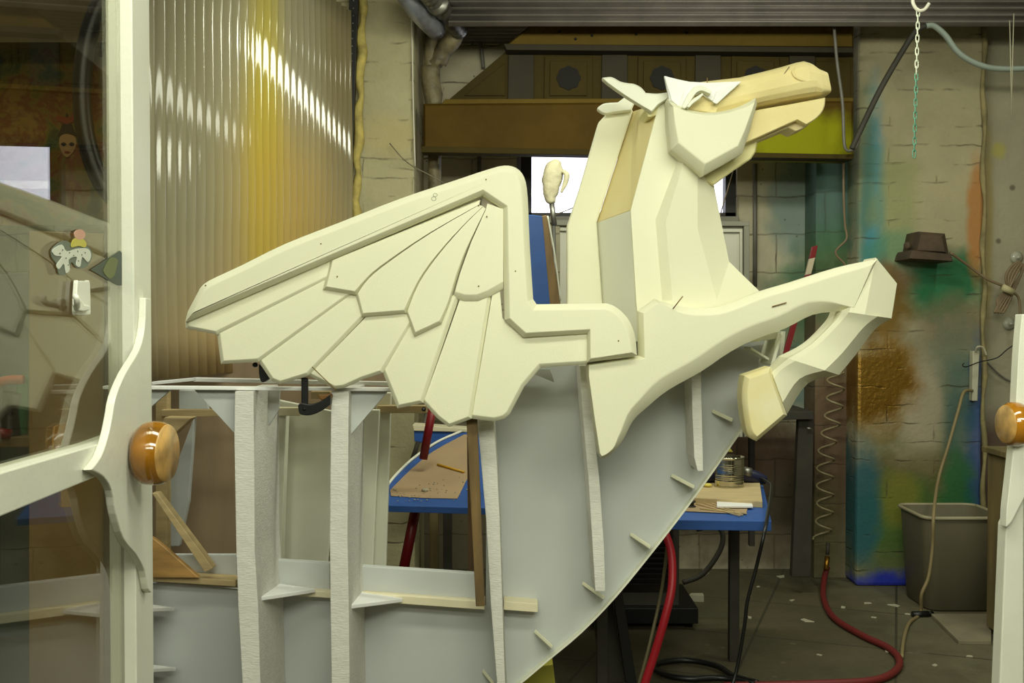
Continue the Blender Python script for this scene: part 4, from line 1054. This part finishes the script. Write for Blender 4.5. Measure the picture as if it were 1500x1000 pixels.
# waste bin
bc = Vector((2.19, 5.27, 0)); H_ = P(1400,760,5.06).z
t = thing('waste_bin', 'olive grey plastic waste bin at right in front of painted wall', 'bin', bc)
def rrect(w, d, z, r=.06, n=6):
    out = []
    for cx_, cy_, a0 in ((w-r, d-r, 0), (-w+r, d-r, 90), (-w+r, -d+r, 180), (w-r, -d+r, 270)):
        for k in range(n+1):
            a = math.radians(a0+90*k/n); out.append(bc+Vector((cx_+r*math.cos(a), cy_+r*math.sin(a), z)))
    return out
bm = bmesh.new(); prof = [(.165,.155,.003),(.172,.165,.01),(.195,.19,H_*.97),(.195,.19,H_),(.185,.18,H_),(.162,.155,.02)]
R_ = [[bm.verts.new(p) for p in rrect(*q_)] for q_ in prof]
for a, b2 in zip(R_, R_[1:]):
    for k in range(len(a)): bm.faces.new((a[k], a[(k+1) % len(a)], b2[(k+1) % len(a)], b2[k]))
bm.faces.new(R_[0][::-1]); bm.faces.new(R_[-1]); mk('bin_body', bm, bin_, t, smooth=True)
bm = bmesh.new(); rr = rrect(.2, .195, H_); addtube(bm, rr+rr[:2], .009, 8); mk('rim', bm, rimm, t, smooth=True)
o = board('floor_tile', [PZ(1364,904,.0), PZ(1452,904,.0), PZ(1452,944,.0), PZ(1404,944,.0)], .018, stone, d=(0,0,1)); tag(o, 'pale stone tile lying on floor in front of the waste bin', 'tile')
# cabinet
t = thing('wood_cabinet', 'weathered wooden cabinet side at the right beside the bin', 'cabinet', (2.35, 4.75, 0))
zc_ = P(1455,662,4.6).z
box('body', 2.15, 2.65, 4.58, 4.77, .03, zc_-.02, cabm, t); box('top_board', 2.13, 2.68, 4.56, 4.79, zc_-.02, zc_+.004, cabm, t)
box('foot', 2.17, 2.22, 4.6, 4.66, 0, .03, black, t)

# dark heater under bench, hoses, trestle
t = thing('floor_heater', 'dark boxy heater with wire grille on the floor under bench', 'heater', (P(960,0,4.9).x, 4.9, 0))
xh0, xh1 = P(880,0,4.8).x, P(1000,0,4.8).x
box('case', xh0, xh1, 4.85, 5.2, .1, .55, greydk, t); 
for i in range(14): box('grille_bar', xh0+.03, xh1-.03, 4.83, 4.845, .2+i*.024, .206+i*.024, blackm, t, bevel=0)
box('base', xh0-.05, xh1+.08, 4.8, 5.25, .03, .1, black, t)
for x in (xh0, xh1+.03): lathe('caster', [(.03,0),(.03,.03)], (x, 4.86, .03), (1,0,0), black, t)
o = tube('black_flex', [P(1020,775,4.75), P(1044,770,4.75), P(1058,780,4.75), P(1055,805,4.75), P(1030,840,4.75), P(1000,853,4.75)], .012, greydk); tag(o, 'dark flexible hose arching under the bench right of heater', 'hose')
o = tube('red_hose', [P(968,770,3.7), P(976,785,3.68), P(984,815,3.66), P(984,860,3.62), P(974,905,3.6), P(958,960,3.6), P(945,1000,3.6), P(935,1040,3.6)], .0145, redh); tag(o, 'bright red hose hanging from behind the hull edge', 'hose')
o = tube('clear_hose', [P(978,790,3.75), P(974,830,3.75), P(966,880,3.75), P(950,950,3.72), P(935,1005,3.7)], .006, mat('dull_clear', (100,92,66), .4)); tag(o, 'thin dull tan tube hanging just left of red hose', 'hose')
o = tube('black_hose_loop', [PZ(1110,1000,.02), PZ(1075,990,.02), PZ(1050,975,.02), PZ(1010,967,.02), PZ(975,969,.02), PZ(958,976,.02), PZ(975,988,.02), PZ(1010,994,.02), PZ(1060,993,.02), PZ(1105,1003,.02)], .012, black); tag(o, 'black hose loop lying on floor at bottom beside red hose', 'hose')
t = thing('trestle', 'black and grey angled trestle legs beneath the hull edge', 'trestle', PZ(905,990,0))
board('leg', [P(898,868,3.9), P(911,864,3.9), P(933,1000,3.9), P(917,1000,3.9)], .05, black, t, d=(0,1,0), label='black leg')
board('leg', [P(868,890,4.0), P(897,875,4.0), P(917,1000,4.0), P(880,1000,4.0)], .04, greydk, t, d=(0,1,0), label='dark grey leg')
o = board('foam_offcut', [P(745,1000,3.6), P(765,978,3.6), P(810,973,3.6), P(817,1030,3.6), P(745,1030,3.6)], .1, ygreen, d=(0,1,0)); tag(o, 'yellow green foam block below the hull edge at bottom', 'block')
# floor scraps
spots = [(1020,880,16),(1034,841,9),(1182,910,14),(1155,598,0),(1235,890,8),(1310,887,12),(1270,884,9),(1300,955,7),(1200,960,6),(1145,845,12),(1098,905,8),(1330,900,6),(1110,860,5),(1250,925,6),(1280,905,6),(1370,975,8),(940,895,10),(1420,962,7),(1160,880,7)]
for i, (x, y, s) in enumerate(spots):
    if not s: continue
    c = PZ(x, y, 0); L_ = s/F*c.y*.75; a = i*1.1
    th = .035 if i == 0 else (.03 if i == 1 else .006)
    d1 = Vector((math.cos(a), math.sin(a), 0))*L_; d2 = Vector((-math.sin(a), math.cos(a), 0))*L_*.6
    o = board('foam_scrap', [c-d1-d2*random.uniform(.3,1), c+d1*random.uniform(.5,1)-d2*.9, c+d1*.9+d2*random.uniform(.2,1), c-d1*random.uniform(0,.7)+d2], th, scrap, d=(0,0,1))
    if i == 0: tag(o, 'largest white foam chunk on floor right of the heater', 'scrap', 'white scraps on the floor')
    elif i == 1: tag(o, 'small upright white foam cube on floor by back wall', 'scrap', 'white scraps on the floor')
    else: tag(o, 'flat white scrap lying on the paint-spattered floor', 'scrap', 'white scraps on the floor')

# ================================================================ DOORS
DU = Vector((-.131, .9914, 0)); DN = Vector((.9914, .131, 0)); DQ = Vector((-.628, 1.8, 0))   # left door leaf stands half open
def PD(px, py, t=0):      # point on the leaf plane (t = offset toward the room)
    d = ray(px, py); o_ = Vector((0, 0, CZ)); q0 = DQ+DN*t
    return o_+d*((q0-o_).dot(DN)/d.dot(DN))
dl = bpy.data.objects.new('door_1', None); COL.objects.link(dl); dl.location = (-.6, 1.5, 0); dl['kind'] = 'structure'
def dboard(name, pts, t, th, m, parent, label=None, bevel=.002): return board(name, [PD(x, y, t) for x, y in pts], th, m, parent, d=-DN, label=label, bevel=bevel)
def dbox(name, s0, s1, t0, t1, z0, z1, m, bevel=.002):
    bm = bmesh.new(); addbox(bm, s0, s1, t0, t1, z0, z1)
    for v in bm.verts: v.co = DQ+DU*v.co.x+DN*v.co.y+Vector((0, 0, v.co.z))
    return mk(name, bm, m, dl, bevel=bevel)
sA = (PD(197,500)-DQ).dot(DU); sB = (PD(222,500)-DQ).dot(DU); s0 = (PD(-300,500)-DQ).dot(DU)
ZR = PD(70,715).z
dbox('stile', sA, sB, -.042, 0, .02, 2.6, white); dbox('hinge_stile', s0-.1, s0, -.042, 0, .02, 2.6, white)
dboard('rail', [(-300,805),(-300,888),(0,757),(135,701),(197,676),(197,630),(148,649),(0,692)], 0, .036, white, dl)
dbox('top_rail', s0, sA, -.036, 0, 2.5, 2.6, white); dbox('bottom_rail', s0, sA, -.036, 0, .02, .12, white)
dbox('glass_pane', s0, sA, -.024, -.019, ZR, 2.5, pane, bevel=0); dbox('glass_pane', s0, sA, -.024, -.019, .12, ZR, pane, bevel=0)
plate = smoothpoly([(214,436,'c'),(221,437,'c'),(222,868,'c'),(217,862),(212,836),(200,812),(182,790),(170,752),(164,718),(152,698),(133,688,'c'),(148,668),(158,640),(164,612),(170,580),(184,546),(204,512),(212,480)], n=3)
dboard('escutcheon_plate', plate, .012, .012, white, dl)
kc_ = PD(196,663,.012)
kr = 47/F*kc_.y
lathe('knob', [(kr*.5,0),(kr*.5,.008),(kr*.86,.012),(kr*.98,.022),(kr,.034),(kr*.97,.046),(kr*.9,.054),(kr*.86,.057),(.001,.058)], kc_, DN+Vector((0,-.22,0)), amber, dl, seg=48, mats=[amber, amberf], midx=[0]*6+[1,1,1], label='varnished amber round knob')
XG = -.018
def PX(x, y, t): return PD(x, y, t)
# small stickers and hook on the glass
def decal(pts, X, m, parent, nm, th=.0006): return board(nm, [PX(x, y, X) for x, y in pts], th, m, parent, d=DN, bevel=0)
t = thing('dog_sticker', 'window sticker of a rider in yellow on a spotted dog', 'sticker', PX(105,375,XG))
decal(smoothpoly([(75,365),(92,352),(108,358),(130,362),(134,378),(124,392),(112,392),(104,384),(98,400),(86,402),(82,386),(76,378)], n=3), XG, stkg, t, 'backing')
decal(smoothpoly([(76,366),(90,358),(97,368),(112,364),(128,364),(133,374),(128,384),(120,376),(117,390),(111,388),(112,376),(100,380),(102,394),(96,400),(93,386),(86,394),(82,388),(90,376),(80,374)], n=3), XG+.0008, stk, t, 'dog')
bm = bmesh.new()
for x, y in ((102,370),(108,374),(114,368),(120,373),(125,370),(92,366),(97,378),(100,388),(115,382),(88,371)):
    c = PX(x, y, XG+.0018); q_ = bmesh.ops.create_circle(bm, cap_ends=True, radius=.0011, segments=8)
    for v in q_['verts']: v.co = DU*v.co.x*2.2+Vector((0,0,v.co.y))+c
mk('dog_spots', bm, black, t)
decal(smoothpoly([(104,362),(106,352),(112,348),(120,349),(126,356),(124,362),(114,360)], n=3), XG+.0012, stky, t, 'rider_shirt')
decal(smoothpoly([(108,342),(112,337),(119,336),(124,341),(123,348),(116,351),(110,348)], n=3), XG+.0014, stkp, t, 'rider_head')
t = thing('diamond_decal', 'dark green diamond decal on the door glass beside the stile', 'sticker', PX(160,390,XG))
decal([(132,395),(175,367),(178,370),(178,418),(172,418)], XG, dgreen, t, 'diamond')
decal(smoothpoly([(152,393),(160,379),(166,377),(172,381),(170,392),(167,403),(160,408),(152,400)], n=3), XG+.0008, dol, t, 'figure')
t = thing('wall_hook', 'white plastic stick-on hook on the door glass below dog sticker', 'hook', PX(115,460,XG))
board('hook_plate', [PX(x, y, XG+.0006) for x, y in smoothpoly([(107,414),(110,411.5),(122,411.5),(125.5,414),(126.5,455),(124,461),(109,461),(105,456)], n=2)], .006, hookm, t, d=DN, bevel=.001)
tube('hook_arm', [PX(113,450,XG+.006), PX(113,444,XG+.018), PX(112,437,XG+.02), PX(110,434,XG+.018)], .004, hookm, t)
board('hook_cup', [PX(x, y, XG+.006) for x, y in smoothpoly([(105,438),(112,437),(117,446),(125,447),(124,455),(108,455)], n=2)], .006, hookm, t, d=DN, bevel=.002)

# right door (leaf edge at the right border)
dr = bpy.data.objects.new('door_2', None); COL.objects.link(dr); XR = 1.10; dr.location = (XR, 2.0, 0); dr['kind'] = 'structure'
ydr = 2.31
box('stile', XR, XR+.042, ydr-.09, ydr, .02, 1.42, white, dr); 
box('rail', XR, XR+.036, ydr-.8, ydr-.09, 1.15, 1.2, white, dr); box('glass_pane', XR+.018, XR+.022, ydr-.8, ydr-.09, .1, 1.15, pane, dr, bevel=0)
pl2 = smoothpoly([(1497,460,'c'),(1492,520),(1489,580),(1486,640),(1480,700),(1475,745),(1474,772,'c'),(1482,764),(1492,745),(1505,720,'c'),(1512,600),(1510,460,'c')], n=3)
slab('escutcheon_plate', pl2, 2.2, .03, white, dr)
slab('stile_face', [(1474,770),(1500,715),(1500,1060),(1462,1060)], 2.22, .04, white, dr)
kc2 = P(1486,621,2.26); kr2 = 32/F*2.26
lathe('knob', [(kr2*.5,-.02),(kr2*.5,.0),(kr2*.86,.004),(kr2*.98,.012),(kr2,.022),(kr2*.97,.032),(kr2*.86,.040),(kr2*.8,.043),(.001,.044)], P(1500,621,2.2), (-1,-.1,0), amber, dr, seg=40, mats=[amber, amberf], midx=[0]*6+[1,1,1], label='varnished amber round knob')

# ================================================================ LEFT ROOM BEHIND GLASS
t = thing('tan_partition', 'tan board partition standing behind the door glass at left', 'partition', P(110,1000,3.1))
slab('board', [(42,338),(152,342),(152,1150),(42,1150)], 3.15, .02, tanb, t)
slab('dark_edge', [(152,330),(205,330),(205,1150),(152,1150)], 3.12, .04, mat('dark_brown_post', (82,58,36), .7, var=.2), t, label='dark brown edge post')
def muralmat():
    m = bpy.data.materials.new('mural'); m.use_nodes = True; nt = m.node_tree; N = nt.nodes; L = nt.links; b = N['Principled BSDF']; b.inputs['Roughness'].default_value = .8
    g = N.new('ShaderNodeTexCoord'); n = N.new('ShaderNodeTexNoise'); n.inputs['Scale'].default_value = 3.5; n.inputs['Detail'].default_value = 7; n.inputs['Roughness'].default_value = .7; n.inputs['Distortion'].default_value = .4
    L.new(g.outputs['Object'], n.inputs['Vector']); r = N.new('ShaderNodeValToRGB'); L.new(n.outputs['Fac'], r.inputs[0])
    e = r.color_ramp.elements; e[0].position = .36; e[0].color = rgba((30,44,26)); e[1].position = .66; e[1].color = rgba((150,104,34))
    for p, c in ((.43,(64,78,30)),(.49,(120,96,30)),(.54,(110,48,26)),(.6,(136,104,46))):
        x = e.new(p); x.color = rgba(c)
    L.new(r.outputs[0], b.inputs['Base Color']); return m
t = thing('mural_canvas', 'dark mural canvas with a crowned mask face behind the glass', 'painting', P(90,330,5.2))
slab('canvas', [(-60,62),(180,68),(180,330),(-60,330)], 5.2, .03, muralmat(), t)
skin = mat('mural_face', (170,130,84), .8); dk = mat('mural_dark', (24,18,16), .8); rd = mat('mural_red', (130,50,30), .8)
fc = slab('painted_face', smoothpoly([(88,200),(98,196),(110,201),(111,215),(104,226),(98,230),(92,225),(87,214)], n=3), 5.194, .004, skin, t, bevel=0)
slab('painted_eye', smoothpoly([(89,211),(93,208),(97,211),(93,214)], n=2), 5.191, .002, dk, fc, bevel=0); slab('painted_eye', smoothpoly([(101,211),(105,208),(109,211),(105,214)], n=2), 5.191, .002, dk, fc, bevel=0)
slab('painted_mouth', smoothpoly([(94,223),(98,221),(103,223),(98,225)], n=2), 5.191, .002, rd, fc, bevel=0)
slab('painted_crown', [(84,200),(92,180),(98,165),(104,180),(112,200),(98,195)], 5.193, .004, dk, t, bevel=0); slab('painted_crown', [(82,176),(98,182),(114,176),(112,168),(98,172),(84,168)], 5.192, .004, rd, t, bevel=0)
# dark hoop
q = [P(198+78*math.cos(a), 135+170*math.sin(a), 3.3) for a in [math.pi*(.5+i/48) for i in range(49)]]
bm = bmesh.new(); addtube(bm, q, .028, 10); o = mk('black_hose_arc', bm, black, smooth=True); tag(o, 'large dark hose arc hanging behind the door glass at upper left', 'hose')
bm = bmesh.new()
for i in range(26): sphere(bm, P(166+random.gauss(0,5), 261+random.gauss(0,4), 3.5), .006, sub=1)
o = mk('gold_beads', bm, gold, smooth=True); tag(o, 'cluster of gold beads hanging near the hoop behind the glass', 'beads', kind='stuff')
# cluttered shelf far left
t = thing('cluttered_bench', 'dark tool bench with green and orange tools behind glass at far left', 'bench', P(10,700,4.2))
slab('bench_top', [(-80,640),(60,640),(60,655),(-80,655)], 4.0, .6, brownw, t)
slab('back', [(-80,400),(60,400),(60,1150),(-80,1150)], 4.7, .03, mat('grey_blue_board', (70,78,74), .8), t)
tube('green_bottle', [P(28,640,4.1), P(30,600,4.1), P(34,560,4.1), P(38,550,4.1)], [.03,.03,.02,.012], mat('tool_green', (40,110,70), .5), t)
tube('orange_handle', [P(-10,562,4.05), P(15,556,4.05), P(34,556,4.05)], .018, mat('tool_orange', (190,80,40), .5), t)
tube('black_arm', [P(15,640,4.05), P(14,600,4.05), P(18,575,4.05)], [.04,.03,.035], black, t)
tube('red_bottle', [P(4,640,4.0), P(6,628,4.0)], .03, red, t, n=1)
# header beam in that room
struct(box('trim_5', P(-80,0,4.8).x-.4, P(185,0,4.8).x, 4.8, 4.9, P(0,62,4.8).z, P(0,-60,4.8).z, mat('header_brown', (92,76,46), .8, var=.2), bevel=0))

# ================================================================ LIGHTS (ceiling fluorescents above and in front of the sculpture, plus added fill lamps)
def lamp(x, y, z, sx, sy, power, col, tilt=0, label='ceiling'):
    t = thing('fluorescent_or_fill_light', label, 'lamp', (x, y, z+.03))
    for hx in (-.35, .35): tube('hanger_rod', [(x+hx*sx, y+(hx*sy), z+.06), (x+hx*sx, y+hx*sy, ZT)], .006, steel, t, n=1)
    box('housing', x-sx/2-.04, x+sx/2+.04, y-sy/2-.04, y+sy/2+.04, z+.02, z+.07, white, t)
    ld = bpy.data.lights.new('tube_or_fill_light', 'AREA'); ld.shape = 'RECTANGLE'; ld.size = sx; ld.size_y = sy; ld.energy = power; ld.color = col
    lo_ = bpy.data.objects.new('tube_or_fill_light', ld); COL.objects.link(lo_); lo_.parent = t; lo_.location = (0,0,-.04-sy/2*math.sin(tilt)); lo_.rotation_euler = (tilt, 0, 0)
LC = (.97, 1.0, .80)
lamp(.1, 1.5, 2.75, 2.4, .3, 36, LC, .25, label='long white ceiling fixture above and in front of the sculpture')
lamp(.7, -.1, 2.7, 2.4, .3, 50, LC, .75, label='long white ceiling fixture above the doorway')
lamp(-.5, -1.5, 2.8, 2.4, .3, 52, LC, .95, label='added unseen fill light behind the viewer')  # unseen front fill, added to soften the light on the foam
lamp(.45, 3.6, 2.78, 1.8, .16, 34, LC, .8, label='long white ceiling fixture above the horse head')
lamp(-2.0, 3.3, 3.4, .28, 1.2, 26, LC, label='added unseen fill light over the left side room')  # unseen lamp added to brighten the mural and partition behind the glass
lamp(2.4, 3.6, 3.5, .28, 1.2, 22, LC, label='short white ceiling fixture toward the right wall')

W = bpy.data.worlds.new('sky'); SC.world = W; W.use_nodes = True
W.node_tree.nodes['Background'].inputs[0].default_value = (.95, .95, 1.0, 1); W.node_tree.nodes['Background'].inputs[1].default_value = 3.0

# ================================================================ CAMERA
cd = bpy.data.cameras.new('camera'); cam = bpy.data.objects.new('camera', cd); COL.objects.link(cam)
cd.sensor_width = 36; cd.lens = F*36/1500; cd.clip_start = .05
cam.location = (0, 0, CZ); cam.rotation_euler = (math.pi/2-PITCH, 0, 0)
SC.camera = cam
vs = SC.view_settings; vs.view_transform = 'Standard'; vs.look = 'None'; vs.gamma = 1; vs.use_curve_mapping = False; vs.exposure = -.14
